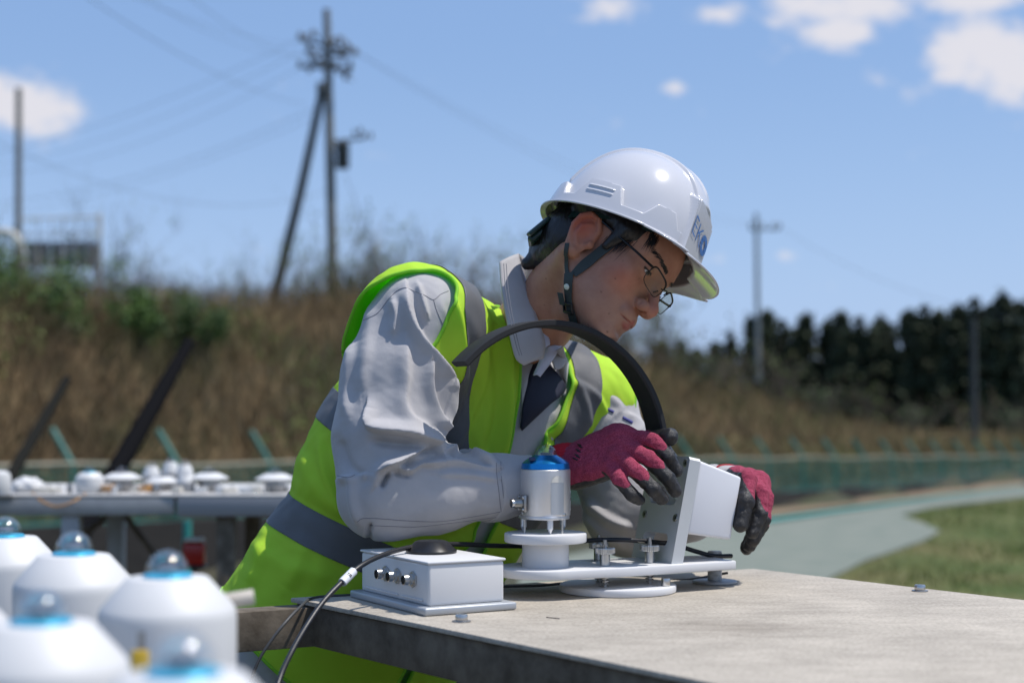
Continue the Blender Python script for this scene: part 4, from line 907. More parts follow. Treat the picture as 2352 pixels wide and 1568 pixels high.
def mesh_sdf(f, lo, hi, h, blk=8, lip=1.35, project=2):
    lo = np.array(lo, float); hi = np.array(hi, float); nb = np.ceil((hi - lo) / (h * blk)).astype(int); n = nb * blk + 1
    bc = np.stack(np.meshgrid(*[np.arange(k) for k in nb], indexing='ij'), -1).reshape(-1, 3)
    cen = lo + (bc + .5) * h * blk; d = f(cen); near = np.abs(d) < h * blk * .87 * lip + h
    Vv = np.full(n, 1.0, np.float32); 
    # sign of the far blocks
    for b_, s in zip(bc[~near], d[~near]):
        if s < 0: x, y, z = b_ * blk; Vv[x:x + blk + 1, y:y + blk + 1, z:z + blk + 1] = -1
    loc = np.stack(np.meshgrid(*[np.arange(blk + 1)] * 3, indexing='ij'), -1).reshape(-1, 3)
    nbk = bc[near]
    for i in range(0, len(nbk), 400):
        b_ = nbk[i:i + 400]; ii = (b_[:, None, :] * blk + loc[None]).reshape(-1, 3); v = f(lo + ii * h); Vv[ii[:, 0], ii[:, 1], ii[:, 2]] = v
    S = Vv < 0
    c = np.zeros(tuple(n - 1), np.int8)
    for dx in (0, 1):
        for dy in (0, 1):
            for dz in (0, 1): c += S[dx:n[0] - 1 + dx, dy:n[1] - 1 + dy, dz:n[2] - 1 + dz]
    cells = np.argwhere((c > 0) & (c < 8)); idm = np.full(tuple(n - 1), -1, np.int64); idm[tuple(cells.T)] = np.arange(len(cells))
    acc = np.zeros((len(cells), 3)); cnt = np.zeros(len(cells))
    cr = [(x, y, z) for x in (0, 1) for y in (0, 1) for z in (0, 1)]
    for a in cr:
        for ax in range(3):
            if a[ax] == 0:
                b = list(a); b[ax] = 1; ia = cells + a; ib = cells + b; va = Vv[tuple(ia.T)]; vb = Vv[tuple(ib.T)]; m = (va < 0) != (vb < 0)
                t = np.where(m, va / np.where(va == vb, 1, va - vb), 0); acc[m] += (np.array(a) + 0.0)[None] + (np.array(b) - np.array(a))[None] * t[m][:, None]; cnt[m] += 1
    vert = lo + (cells + acc / cnt[:, None]) * h
    quads = []
    for ax in range(3):
        o1, o2 = [(1, 2), (2, 0), (0, 1)][ax]
        sl0 = [slice(None)] * 3; sl1 = [slice(None)] * 3; sl0[ax] = slice(0, -1); sl1[ax] = slice(1, None)
        e = S[tuple(sl0)] != S[tuple(sl1)]; pos = np.argwhere(e); pos = pos[(pos[:, o1] > 0) & (pos[:, o2] > 0) & (pos[:, o1] < n[o1] - 1) & (pos[:, o2] < n[o2] - 1)]
        q = []
        for (u1, u2) in ((1, 1), (0, 1), (0, 0), (1, 0)):
            r_ = pos.copy(); r_[:, o1] -= u1; r_[:, o2] -= u2; q.append(idm[tuple(r_.T)])
        q = np.stack(q, 1); flip = S[tuple(pos.T)]; q[~flip] = q[~flip][:, ::-1]; quads.append(q)
    quads = np.concatenate(quads); quads = quads[(quads >= 0).all(1)]
    for _ in range(project):
        g, dd_ = grad(f, vert); vert = vert - g * np.clip(dd_, -h, h)[:, None] * .9
    return vert, quads
def grad(f, p, e=4e-4):
    d0 = f(p); g = np.stack([f(p + np.eye(3)[i] * e) - f(p - np.eye(3)[i] * e) for i in range(3)], 1) / (2 * e); n_ = np.linalg.norm(g, axis=1) + 1e-9
    return g / n_[:, None], d0 / n_
def vnormals(v, q):
    n_ = np.cross(v[q[:, 2]] - v[q[:, 0]], v[q[:, 3 if q.shape[1] == 4 else 1]] - v[q[:, 1 if q.shape[1] == 4 else 0]])
    if q.shape[1] == 3: n_ = np.cross(v[q[:, 1]] - v[q[:, 0]], v[q[:, 2]] - v[q[:, 0]])
    o = np.zeros_like(v)
    for k in range(q.shape[1]): np.add.at(o, q[:, k], n_)
    return o / (np.linalg.norm(o, axis=1)[:, None] + 1e-12)
def topix(v): return np.stack([CX + FP * v[:, 0] / v[:, 1], HY - FP * (v[:, 2] - CZ) / v[:, 1]], 1)
def raymarch(f, px, py, d0=1.9, d1=3.0):
    """first hit of the camera-direction line through a photo point with a surface"""
    px = np.atleast_1d(np.array(px, float)); py = np.atleast_1d(np.array(py, float)); dirs = np.stack([(px - CX) / FP, np.ones_like(px), (HY - py) / FP], 1); t = np.full(len(px), d0)
    for _ in range(70): t = np.minimum(t + np.clip(f(np.array((0, 0, CZ)) + dirs * t[:, None]), -.01, .05) * .8, d1)
    return np.array((0, 0, CZ)) + dirs * t[:, None]
def clip_mesh(v, q, fv):
    """keep the part of the mesh where fv<0, cutting faces along fv=0; returns verts, tris and interpolation info"""
    t = np.concatenate([q[:, [0, 1, 2]], q[:, [0, 2, 3]]]) if q.shape[1] == 4 else q
    s = fv < 0; k = s[t].sum(1); keep = [t[k == 3]]; V = [v]; nv = len(v); src = [np.stack([np.arange(nv), np.arange(nv)], 1)]; wt = [np.zeros(nv)]; cache = {}
    extra = []; es = []; ew = []
    def cut(a, b):
        key = (min(a, b), max(a, b))
        if key not in cache:
            a_, b_ = key; tt = fv[a_] / (fv[a_] - fv[b_]); cache[key] = nv + len(extra); extra.append(v[a_] * (1 - tt) + v[b_] * tt); es.append((a_, b_)); ew.append(tt)
        return cache[key]
    new = []
    for tri in t[(k == 1) | (k == 2)]:
        ins = [i for i in range(3) if s[tri[i]]]
        if len(ins) == 1: i = ins[0]; a, b, c = tri[i], tri[(i + 1) % 3], tri[(i + 2) % 3]; new.append((a, cut(a, b), cut(a, c)))
        else: i = [j for j in range(3) if not s[tri[j]]][0]; c, a, b = tri[i], tri[(i + 1) % 3], tri[(i + 2) % 3]; x = cut(b, c); y = cut(a, c); new.append((a, b, x)); new.append((a, x, y))
    if extra: V.append(np.array(extra)); src.append(np.array(es)); wt.append(np.array(ew))
    V = np.concatenate(V); src = np.concatenate(src); wt = np.concatenate(wt)
    T = np.concatenate(keep + ([np.array(new)] if new else [])); used = np.unique(T); mp_ = np.full(len(V), -1); mp_[used] = np.arange(len(used))
    def interp(arr): arr = np.asarray(arr); w_ = wt[used]; w_ = w_ if arr.ndim == 1 else w_[:, None]; return arr[src[used, 0]] * (1 - w_) + arr[src[used, 1]] * w_
    return V[used], mp_[T], interp
def segdist2(P2, poly):
    """signed distance of 2D points to polyline; + on its left-hand side when walking along it (y down). returns d, sign, param"""
    best = np.full(len(P2), 1e9); sg = np.zeros(len(P2)); tt = np.zeros(len(P2)); poly = np.asarray(poly, float); L = np.concatenate([[0], np.cumsum(np.linalg.norm(np.diff(poly, axis=0), axis=1))])
    for i in range(len(poly) - 1):
        a, b = poly[i], poly[i + 1]; ab = b - a; t = np.clip(((P2 - a) @ ab) / (ab @ ab), 0, 1); q = P2 - a - t[:, None] * ab; d = np.linalg.norm(q, axis=1); m = d < best
        best[m] = d[m]; sg[m] = np.sign(ab[0] * q[m, 1] - ab[1] * q[m, 0]); tt[m] = (L[i] + t[m] * (L[i + 1] - L[i])) / L[-1]
    return best, -sg, tt
def folds(v, nrm_, F, base=1.0):
    """explicit cloth folds. F: (polyline, height mm, soft radius px, sharp radius px) ; the sharp side is the left of the walking direction"""
    px = topix(v); face = np.clip((-nrm_[:, 1] + .25) / .5, 0, 1); out = np.zeros(len(v))
    for poly, hgt, r1, r2 in F:
        pl = np.array([q for q in spline([(*q, 0) for q in poly], 5)])[:, :2]; lo_ = pl.min(0) - r1 * 2.5; hi_ = pl.max(0) + r1 * 2.5
        m = ((px > lo_) & (px < hi_)).all(1) & (face > 0)
        if not m.any(): continue
        d, s, t = segdist2(px[m], pl); r_ = np.where(s > 0, r2, r1); prof = np.exp(-(d / r_) ** 2 * 1.2); taper = np.clip(np.minimum(t, 1 - t) * 6 + .15, 0, 1)
        out[m] += hgt * .001 * prof * np.sqrt(taper)
    return v + nrm_ * (out * face * base)[:, None]
def noise3(v, s, seed=0.0, oct_=2):
    """cheap vectorised value noise built from rotated sine products"""
    o = np.zeros(len(v)); a = 1.0; rs = np.random.RandomState(int(seed * 10) + 3)
    for k in range(oct_):
        for j in range(3):
            d = rs.normal(size=3); d /= np.linalg.norm(d); e = rs.normal(size=3); e /= np.linalg.norm(e)
            o += a * np.sin(v @ d * s * 6.28 * (1 + .3 * j) + seed + j * 2.1 + 1.3 * np.sin(v @ e * s * 4.1 + j)) / 3
        s *= 2.1; a *= .5
    return o
def set_attr(o, name, vals):
    a = o.data.attributes.new(name, 'FLOAT', 'POINT'); a.data.foreach_set('value', np.asarray(vals, np.float32))
def attr_mix(m, name, col2, src_default=None, ramp=(0, 1), rough2=None):
    """mix towards a second colour where the vertex attribute says so"""
    t = m.node_tree; b = t.nodes['Principled BSDF']; at = t.nodes.new('ShaderNodeAttribute'); at.attribute_name = name
    mr_ = t.nodes.new('ShaderNodeMapRange'); mr_.inputs[1].default_value, mr_.inputs[2].default_value = ramp; t.links.new(at.outputs['Fac'], mr_.inputs[0])
    mx = t.nodes.new('ShaderNodeMixRGB'); t.links.new(mr_.outputs[0], mx.inputs[0]); mx.inputs[2].default_value = (*col2, 1)
    lk = [l for l in t.links if l.to_socket == b.inputs['Base Color']]
    if lk: t.links.new(lk[0].from_socket, mx.inputs[1])
    else: mx.inputs[1].default_value = b.inputs['Base Color'].default_value
    t.links.new(mx.outputs[0], b.inputs['Base Color'])
    if rough2 is not None:
        m2 = t.nodes.new('ShaderNodeMix'); t.links.new(mr_.outputs[0], m2.inputs[0]); m2.inputs[2].default_value = b.inputs['Roughness'].default_value; m2.inputs[3].default_value = rough2; t.links.new(m2.outputs[0], b.inputs['Roughness'])
    return mr_

# ---------------- pose
KP = 1.04                                                  # how far the worker stands behind the ring
CAMP = V3(0, 0, CZ)
HC = CAMP + (V3(-.258, 2.60, .853) - CAMP) * KP
U = V3(.516, -.113, .848); U /= np.linalg.norm(U)
Lf = V3(.669, .670, -.318); Lf -= U * (Lf @ U); Lf /= np.linalg.norm(Lf)
Fw = np.cross(Lf, U)
def tor(s, a, b): return HC + (U * s + Fw * a + Lf * b) * KP
def tloc(p): q = (p - HC) / KP; return q @ U, q @ Fw, q @ Lf
# head
def rotm(yaw, pitch, roll):
    cy, sy = math.cos(yaw), math.sin(yaw); Rz = np.array([[cy, -sy, 0], [sy, cy, 0], [0, 0, 1]])
    c, s = math.cos(pitch), math.sin(pitch); Ry = np.array([[c, 0, s], [0, 1, 0], [-s, 0, c]])
    c, s = math.cos(roll), math.sin(roll); Rx = np.array([[1, 0, 0], [0, c, -s], [0, s, c]]); return Rz @ Ry @ Rx
HR = rotm(R(-33), R(31.5), R(-27)); HO = CAMP + (V3(.1345, 2.377, 1.4155) - CAMP) * KP; HS = 1.062 * KP
def h2w(p): return (np.asarray(p, float) * HS) @ HR.T + HO
def w2h(p): return ((p - HO) @ HR) / HS
NB = tor(.515, -.03, .0)                                   # neck base
NBh = w2h(NB[None])[0]
SHn = P(955, 740, 2.465); ELn = P(878, 1135, 2.385); WRn = P(1296, 1050, 2.455)
SHf = P(1355, 925, 2.766); ELf = P(1445, 1180, 2.72); WRf = P(1680, 1120, 2.66)
FEET = V3(-.25, 2.70, 0.0)
wk = thing('person', 'worker in lime safety vest and grey jacket leaning over the white instrument with pink gloves', 'person', tuple(FEET))

# ---------------- head and skin
def head_sdf(p):
    """p in head coordinates (x forward, y to the head's left, z up), metres"""
    q = p.copy(); q[:, 1] = np.abs(q[:, 1])
    d = ell(q, V3(.006, 0, .050), V3(.092, .073, .079))
    d = smin(d, ell(q, V3(.046, 0, .040), V3(.047, .056, .044)), .02)
    d = smin(d, ell(q, V3(.036, 0, -.012), V3(.052, .0585, .058)), .02)
    d = smin(d, ell(q, V3(.050, 0, -.050), V3(.043, .041, .040)), .02)
    d = smin(d, chain(q, [V3(-.004, .053, -.032), V3(.016, .050, -.058), V3(.070, .010, -.082)], [.013, .0140, .0150]), .026)
    d = smin(d, ell(q, V3(.034, .020, -.036), V3(.039, .0350, .036)), .02)
    d = smin(d, ell(q, V3(.035, 0, -.055), V3(.048, .045, .030)), .02)
    d = smin(d, sph(q, V3(.060, .044, -.004), .0165), .024)
    d = smin(d, ell(q, V3(.080, 0, -.079), V3(.0145, .019, .0130)), .012)
    d = smax(d, -ell(q, V3(.1005, .033, .017), V3(.016, .019, .0125)), .014)          # eye socket
    d = smin(d, chain(q, [V3(.0875, .006, .035), V3(.083, .026, .0395), V3(.070, .045, .036)], [.0085, .0085, .008]), .010)
    d = smin(d, sph(q, V3(.0755, .0315, .0180), .0137), .005)                       # lids
    d = smin(d, chain(q, [V3(.0880, 0, .030), V3(.096, 0, .010), V3(.1085, 0, -.014)], [.0068, .0066, .0080]), .010)
    d = smin(d, sph(q, V3(.1095, 0, -.0185), .0104), .006)
    d = smin(d, ell(q, V3(.1000, .0135, -.0215), V3(.0112, .0076, .0084)), .005)
    d = smax(d, -ell(q, V3(.1045, .0068, -.0288), V3(.0060, .0036, .0045)), .002)
    d = smax(d, -cone(q, V3(.099, .0210, -.0225), V3(.0865, .031, -.044), .0002, .0002), .005)   # crease beside nose
    # mouth
    d = smin(d, ell(q, V3(.0880, 0, -.0450), V3(.0120, .0260, .0125)), .010)
    d = smin(d, chain(q, [V3(.0964, .0035, -.0460), V3(.0926, .013, -.0478), V3(.0875, .0235, -.0515)], [.0032, .0030, .0012]), .004)
    d = smin(d, chain(q, [V3(.0938, 0, -.0558), V3(.0906, .011, -.0553), V3(.0870, .0210, -.0528)], [.0040, .0036, .0014]), .004)
    d = smax(d, -chain(q, [V3(.1010, 0, -.0511), V3(.0966, .012, -.0508), V3(.0900, .0255, -.0528)], [.0014, .0013, .0010]), .0018)
    d = smax(d, -ell(q, V3(.0985, 0, -.0690), V3(.0075, .015, .0045)), .008)
    d = smax(d, -cone(q, V3(.1075, 0, -.030), V3(.1065, 0, -.040), .0018, .0022), .003)
    # eye opening (narrow, looking down)
    d = smax(d, -chain(q, [V3(.0905, .0215, .0140), V3(.0915, .0310, .0135), V3(.0835, .0425, .0150)], [.0018, .0036, .0020]), .0012)
    # ear
    e = p.copy(); e[:, 1] = np.abs(e[:, 1]) - .0735; e = e - V3(-.004, 0, -.002)
    # splay: the rear rim stands away from the skull
    e[:, 1] = e[:, 1] + (e[:, 0]) * .45
    ear = ell(e, V3(-.004, .001, .002), V3(.0165, .0042, .029))
    hel = chain(e, [V3(.010, .000, .006), V3(.010, .003, .020), V3(.002, .005, .031), V3(-.010, .006, .031), V3(-.0185, .006, .020), V3(-.0195, .006, .004), V3(-.014, .005, -.012), V3(-.004, .004, -.026)], [.0030, .0030, .0034, .0036, .0036, .0034, .0034, .0048])
    ear = smin(ear, hel, .003); ear = smin(ear, sph(e, V3(.000, .003, -.0270), .0072), .006)
    ear = smin(ear, chain(e, [V3(-.002, .004, .020), V3(-.0105, .005, .010), V3(-.0095, .005, -.006), V3(-.001, .0045, -.015)], [.0020, .0028, .0028, .0028]), .003)
    ear = smin(ear, sph(e, V3(.0105, .002, -.004), .0055), .005)
    ear = smax(ear, -ell(e, V3(.002, .0075, -.001), V3(.0072, .0060, .0100)), .003)
    ear = smax(ear, -chain(e, [V3(-.001, .0075, .0245), V3(-.0145, .009, .015), V3(-.0150, .009, .000)], [.0022, .0022, .0020]), .002)
    d = smin(d, ear, .005)
    # neck
    nb = NBh
    d = smin(d, chain(p, [V3(-.028, 0, -.020), V3(-.012, 0, -.070) * .55 + nb * .45 + V3(.006, 0, 0), nb], [.050, .048, .051], .02), .022)
    d = smin(d, cone(p, V3(.020, -.012, -.085), nb + V3(.045, -.03, .035), .010, .010), .03)     # throat
    d = smin(d, cone(p, V3(-.022, -.060, -.030), nb + V3(.055, -.020, .01), .009, .012), .025)      # neck muscle
    return d
def head_w(p): return head_sdf(w2h(p)) * HS
hv, hq = mesh_sdf(head_sdf, (-.14, -.095, -.17), (.135, .095, .145), .0017)
cut_ = hv @ np.array((0, 0, 1.)); 
skin_w = h2w(hv)
# colour masks in head coordinates
ah = hv.copy(); ah[:, 1] = np.abs(ah[:, 1])
lip = np.minimum(chain(ah, [V3(.0974, 0, -.0466), V3(.0929, .013, -.0482), V3(.0878, .0230, -.0518)], [.0042, .0036, .0014]), chain(ah, [V3(.0948, 0, -.0557), V3(.0909, .011, -.0552), V3(.0872, .0205, -.0527)], [.0050, .0044, .0016]))
lipm = np.clip(1 - (lip - .0002) / .0016, 0, 1)
blush_glow = np.exp(-(np.linalg.norm((ah - V3(.062, .046, -.012)) / V3(1, 1, 1), axis=1) / .021) ** 2) + .8 * np.exp(-(np.linalg.norm(ah - V3(.112, .0, -.014), axis=1) / .014) ** 2) + 1.3 * np.exp(-(np.linalg.norm(ah - V3(-.014, .082, .01), axis=1) / .024) ** 2)  # cheek and nose redness; ear term paints in light glowing through the ear
beard = np.clip(1 - np.minimum(np.abs(ell(ah, V3(.060, 0, -.066), V3(.048, .050, .034))), np.abs(ell(ah, V3(.098, 0, -.036), V3(.012, .024, .006)))) / .012, 0, 1) * (ah[:, 2] < -.025)
stub = np.clip((-.028 - ah[:, 2]) / .03, 0, 1) * np.clip((ah[:, 0] - .0) / .04, 0, 1) * .7
eyes = np.clip(1 - (np.minimum(1e9, chain(ah, [V3(.0890, .0200, .0150), V3(.0905, .0310, .0168), V3(.0825, .0440, .0165)], [.0014, .0019, .0017]))) / .0008, 0, 1)
moles = np.zeros(len(hv))
for (mx_, my_, mr_) in ((1409, 576, 1.6), (1413, 640, 1.7), (1381, 670, 1.6), (1467, 640, 1.4), (1306, 683, 1.6), (1254, 640, 1.8), (1250, 700, 1.4), (1217, 612, 1.2), (1399, 720, 1.4), (1431, 600, 1.3), (1395, 762, 2.0), (1350, 745, 1.3), (1290, 655, 1.2)):
    c = raymarch(head_w, mx_, my_)[0]; moles = np.maximum(moles, np.clip(1.35 - np.linalg.norm(skin_w - c, axis=1) / (mr_ * .00085), 0, 1))
# rest of the body under the clothes, one continuous surface with the neck
HIPn = tor(0, -.01, -.085); HIPf = tor(0, -.01, .085)
KNn = V3(-.28, 2.56, .47); KNf = V3(-.20, 2.80, .47); ANn = V3(-.42, 2.56, .09); ANf = V3(-.32, 2.88, .09)
def body_sdf(p):
    s, a, b = tloc(p)
    q = np.stack([a, b, s], 1)
    d = ell(q, V3(0, 0, .33), V3(.105, .150, .19)); d = smin(d, ell(q, V3(-.005, 0, .04), V3(.105, .150, .15)), .05)
    d = smin(d, chain(p, [tor(.46, -.01, -.06), SHn, ELn, P(1130, 1118, 2.43), P(1290, 1066, 2.455)], [.05, .052, .038, .028, .020], .02), .04)
    d = smin(d, chain(p, [tor(.46, -.01, .06), SHf, ELf, P(1600, 1145, 2.68), P(1690, 1112, 2.62)], [.05, .052, .038, .026, .020], .02), .04)
    d = smin(d, cone(p, NB - U * .10, NB + (h2w(V3(-.02, 0, -.03)[None])[0] - NB) * .35, .06, .052), .03)
    for hp, kn, an in ((HIPn, KNn, ANn), (HIPf, KNf, ANf)):
        d = smin(d, chain(p, [hp, kn, an, an + V3(.16, -.06, -.03)], [.078, .052, .036, .026], .02), .03)
    for wr, kn in ((P(1300, 1064, 2.45), P(1395, 1045, 2.43)), (P(1690, 1112, 2.62), P(1730, 1115, 2.57))): d = smin(d, cone(p, wr, kn, .015, .014), .01)
    return d
bv, bq = mesh_sdf(body_sdf, (-.55, 1.95, -.02), (.55, 2.95, 1.45), .012)
nh = len(hv)
allv = np.concatenate([skin_w, bv]); allq = np.concatenate([hq, bq + nh])
M_skin = mat('skin', (.44, .225, .145), .52, col2=(.36, .165, .105), vscale=34, spec=.32, sss=.12, bump=(420, .22, .0006), bump2=(95, .12, .001))
attr_mix(M_skin, 'stubble', (.22, .17, .15), ramp=(0, 2.4)); attr_mix(M_skin, 'blush_glow', (.42, .085, .055), ramp=(0, 1.7)); attr_mix(M_skin, 'lips', (.30, .075, .065), ramp=(0, 1.3)); attr_mix(M_skin, 'moles', (.10, .045, .03), ramp=(0, 1.2)); attr_mix(M_skin, 'lashes', (.012, .008, .007), ramp=(0, 1))
bodyo = obj('body', (allv, allq), M_skin, wk, world=True, angle=180)
z0 = np.zeros(len(bv))
for nme, arr in (('stubble', stub), ('blush_glow', blush_glow), ('lips', lipm), ('moles', moles), ('lashes', eyes)): set_attr(bodyo, nme, np.concatenate([arr, z0]))
# eyes
M_eye = mat('eye_white', (.55, .50, .46), .15, spec=.6); M_iris = mat('dark_iris', (.012, .007, .005), .1, spec=.7)
for s in (-1, 1):
    c = h2w(V3(.0760, .0315 * s, .0168)[None])[0]; eo = obj('eye', lathe([(.0126 * math.cos(R(a_)), .0126 * math.sin(R(a_))) for a_ in range(-90, 91, 10)], 24, tuple(c)), M_eye, wk, world=True)
    gz_ = HR @ V3(.93, -.15, -.33); gz_ /= np.linalg.norm(gz_); M_ = Matrix.Translation(Vector(c)) @ align(gz_)
    io = obj('iris', MB().add(lathe([(.0064, .0112), (.0055, .0118), (.003, .0128), (0, .0131)], 20), M_).d, M_iris, eo, world=True)

# ---------------- hair
M_hair = mat('black_hair', (.010, .008, .008), .38, spec=.5, bump=(260, .6, .002, (1, 1, .15)))
def hair_sdf(p):
    d = ell(p, V3(-.004, 0, .052), V3(.098, .080, .086))
    e = p.copy(); e[:, 1] = np.abs(e[:, 1])
    # cut the face side: hairline from temple to forehead, round the ear, nape
    face = smin(-(p[:, 0] - .055), -(p[:, 2] - .068) , .01)
    d2 = ell(e, V3(-.052, 0, .006), V3(.050, .066, .062))
    d2 = smin(d2, chain(p, [V3(-.068, 0, -.005), V3(-.076, 0, -.032), V3(-.088, -.008, -.062)], [.036, .028, .009]), .02)
    side = cone(e, V3(.034, .0655, .040), V3(.026, .0655, .008), .016, .007)
    side = smin(side, cone(e, V3(.030, .060, .050), V3(-.04, .068, .045), .018, .02), .01)
    top = smax(d, -(p[:, 2] - .032), .008)
    hd = smin(smin(top, d2, .015), side, .008)
    hd = smax(hd, -(ell(p, V3(.092, 0, .020), V3(.052, .085, .040))), .004)
    hd = smax(hd, -ell(e, V3(-.006, .084, .004), V3(.022, .020, .034)), .003)
    return hd + .0012 * np.sin(p[:, 1] * 900 + p[:, 2] * 120) * 0
hhv, hhq = mesh_sdf(hair_sdf, (-.15, -.10, -.11), (.12, .10, .145), .0025)
nn_ = vnormals(hhv, hhq); hhv = hhv + nn_ * (.0010 * noise3(hhv * (1, 1, .25), 45, 2))[:, None]
ho = obj('hair', (h2w(hhv), hhq), M_hair, wk, world=True, angle=180)
# loose hair tips at nape, temple and fringe
rh = np.random.RandomState(9)
def strands(anchor, direction, n, L, spread, w_, jit):
    a = np.array(anchor) + rh.normal(0, 1, (n, 3)) * np.array(jit); d = np.array(direction)[None] + rh.normal(0, spread, (n, 3)); d /= np.linalg.norm(d, axis=1)[:, None]; L = L * rh.uniform(.5, 1.1, n)
    s = np.cross(d, np.array((0, -1., .2))); s /= np.linalg.norm(s, axis=1)[:, None]; s *= w_; m = a + d * L[:, None] * .5 + V3(0, 0, -.002); e = a + d * L[:, None] + V3(0, 0, -.006)
    t = [np.stack([a - s, a + s, m + s * .8], 1), np.stack([a - s, m + s * .8, m - s * .8], 1), np.stack([m - s * .8, m + s * .8, e], 1)]; return np.concatenate(t)
ST = [strands((.040, -.0665, .034), (-.05, -.05, -1), 90, .022, .12, .0005, (.008, .001, .006)), strands((.066, -.056, .058), (.30, .05, -.8), 130, .018, .10, .0006, (.004, .003, .003))]
ST = np.concatenate(ST); tris_obj('hair_strands', h2w(ST.reshape(-1, 3)).reshape(ST.shape) - FEET, M_hair, ho, kind='stuff')
ho.children[0].location = (0, 0, 0)
# brows
for s in (-1, 1):
    EB = []
    for i in range(150):
        t = rh.uniform(0, 1); x0 = V3(.098 - .022 * t ** 1.6, s * (.013 + .034 * t), .0345 + .007 * math.sin(min(t * 1.5, 1.57)) + rh.normal(0, .0011)); d_ = V3(-.25 - .6 * t, s * .85, .28 - .75 * t) + rh.normal(0, .15, 3); d_ /= np.linalg.norm(d_)
        # drop onto the skin
        g_, dd_ = grad(head_sdf, x0[None]); x0 = x0 - g_[0] * dd_[0] + g_[0] * .0004; sd_ = np.cross(d_, g_[0]); sd_ /= np.linalg.norm(sd_); e_ = x0 + d_ * .0075 + g_[0] * .0004
        EB.append([x0 - sd_ * .0005, x0 + sd_ * .0005, e_])
    EB = np.array(EB); tris_obj('eyebrow', h2w(EB.reshape(-1, 3)).reshape(EB.shape) - FEET, M_hair, wk, kind='stuff')
# ================================================================ HARD HAT
hh = thing('hard_hat', 'glossy white hard hat with blue letters on its front, worn by the worker', 'hard hat', tuple(HO + HR @ V3(0, 0, .05)))
M_helm = mat('glossy_white_shell', (.55, .55, .575), .15, spec=.5, coat=.3, bump=(14, .05, .002))
HA, HB, HH, HZ, HX = .1130, .100, .132, .046, .002
NA, NT = 600, 130
def sstep(a, b, x): t = np.clip((x - a) / (b - a), 0, 1); return t * t * (3 - 2 * t)
def helmet_pts(ph, th):
    """ph azimuth (0 front), th 0 at rim .. pi/2 crown; negative th -> brim rows (0..-1)"""
    ct = np.cos(np.clip(th, 0, None)) ** .78; st = np.sin(np.clip(th, 0, None)) ** .96
    x = HX + HA * ct * np.cos(ph); y = HB * ct * np.sin(ph); rim = HZ - .010 * (1 - np.cos(ph)) * .5 * 1.0 + .004 * np.cos(2 * ph); z = rim + (HH + HZ - rim) * st
    n_ = np.stack([np.cos(ph) * ct / HA, np.sin(ph) * ct / HB, st / HH], 1); n_ /= np.linalg.norm(n_, axis=1)[:, None]
    hgt = z - rim; up_ = th > 0
    # relief: raised lower belt with trapezoid tabs, tab positions in degrees of azimuth
    top = np.full(len(ph), .0135); adeg = np.abs(np.degrees(ph))
    for c, hwid, tp in ((50, 8.5, .034), (98, 14, .040), (146, 13, .034)):
        wv = np.clip((hwid + 5.0 - np.abs(adeg - c)) / 6.5, 0, 1); top = np.maximum(top, .0135 + (tp - .0135) * wv)
    bel = sstep(.0022, 0, hgt - top) * (adeg > 33)
    rel = .0090 * bel
    for k, c in enumerate((.0225, .0295)):
        rel += .0019 * np.exp(-((hgt - c) / .0013) ** 2) * sstep(10.5, 9.5, np.abs(adeg - 98))
    # centre ridge over the crown
    p = np.stack([x, y, z], 1); ry = np.abs(y); rel += .0048 * sstep(.040, .036, ry) * sstep(.045, .055, hgt) * up_ + .0022 * sstep(.012, .009, ry) * sstep(.090, .100, hgt)
    p = p + n_ * (rel * np.where(up_, 1.0, 1.0))[:, None]
    # flat front badge facet
    fm = sstep(.0475, .0455, ry) * sstep(.082, .076, hgt) * (np.cos(ph) > 0) * up_
    flat = HX + HA - .0035 - hgt * .16
    p[:, 0] = p[:, 0] * (1 - fm) + np.maximum(flat, p[:, 0] * 0) * fm
    # brim
    b_ = np.clip(-th, 0, 1); L = .0070 + .041 * np.exp(-(np.abs(ph) / .80) ** 3.2)
    dirx = np.cos(ph) / HA; diry = np.sin(ph) / HB; nn = np.hypot(dirx, diry); dirx /= nn; diry /= nn
    drop = np.where(np.cos(ph) > 0, .30, .30) * L * b_ + .10 * L * b_ ** 2
    p[:, 0] += dirx * L * b_ * (th < 0); p[:, 1] += diry * L * b_ * (th < 0) * (1 - .25 * (np.cos(ph) > .5)); p[:, 2] -= drop * (th < 0) + 0
    p[:, 2] += (th < 0) * .0035 * np.exp(-((b_ - 1) / .12) ** 2) * 0
    return p
rows = np.concatenate([np.linspace(-1, -.02, 16), np.linspace(.004, .62, 84), np.linspace(.63, math.pi / 2 - .01, NT - 84)])
pa = np.linspace(-math.pi, math.pi, NA, endpoint=False)
HT = R(-12.5); HTM = np.array([[math.cos(HT), 0, math.sin(HT)], [0, 1, 0], [-math.sin(HT), 0, math.cos(HT)]]); HTC = V3(0, 0, .055)
def hm2w(p): return h2w((np.asarray(p, float) - HTC) @ HTM.T + HTC + V3(.000, 0, -.002))
PHg, THg = np.meshgrid(pa, rows); pts = helmet_pts(PHg.ravel(), THg.ravel()); nr_ = len(rows)
idn = np.arange(nr_ * NA).reshape(nr_, NA); q = np.stack([idn[:-1], np.roll(idn[:-1], -1, 1), np.roll(idn[1:], -1, 1), idn[1:]], -1).reshape(-1, 4)
capi = len(pts); pts = np.vstack([pts, pts[-NA:].mean(0) + V3(0, 0, .0006)]); fl = [tuple(a) for a in q] + [(int(idn[-1, i]), int(idn[-1, (i + 1) % NA]), capi) for i in range(NA)]
shell = obj('shell', (hm2w(pts), fl), M_helm, hh, world=True, angle=75)
md = shell.modifiers.new('thick', 'SOLIDIFY'); md.thickness = .0026; md.offset = -1
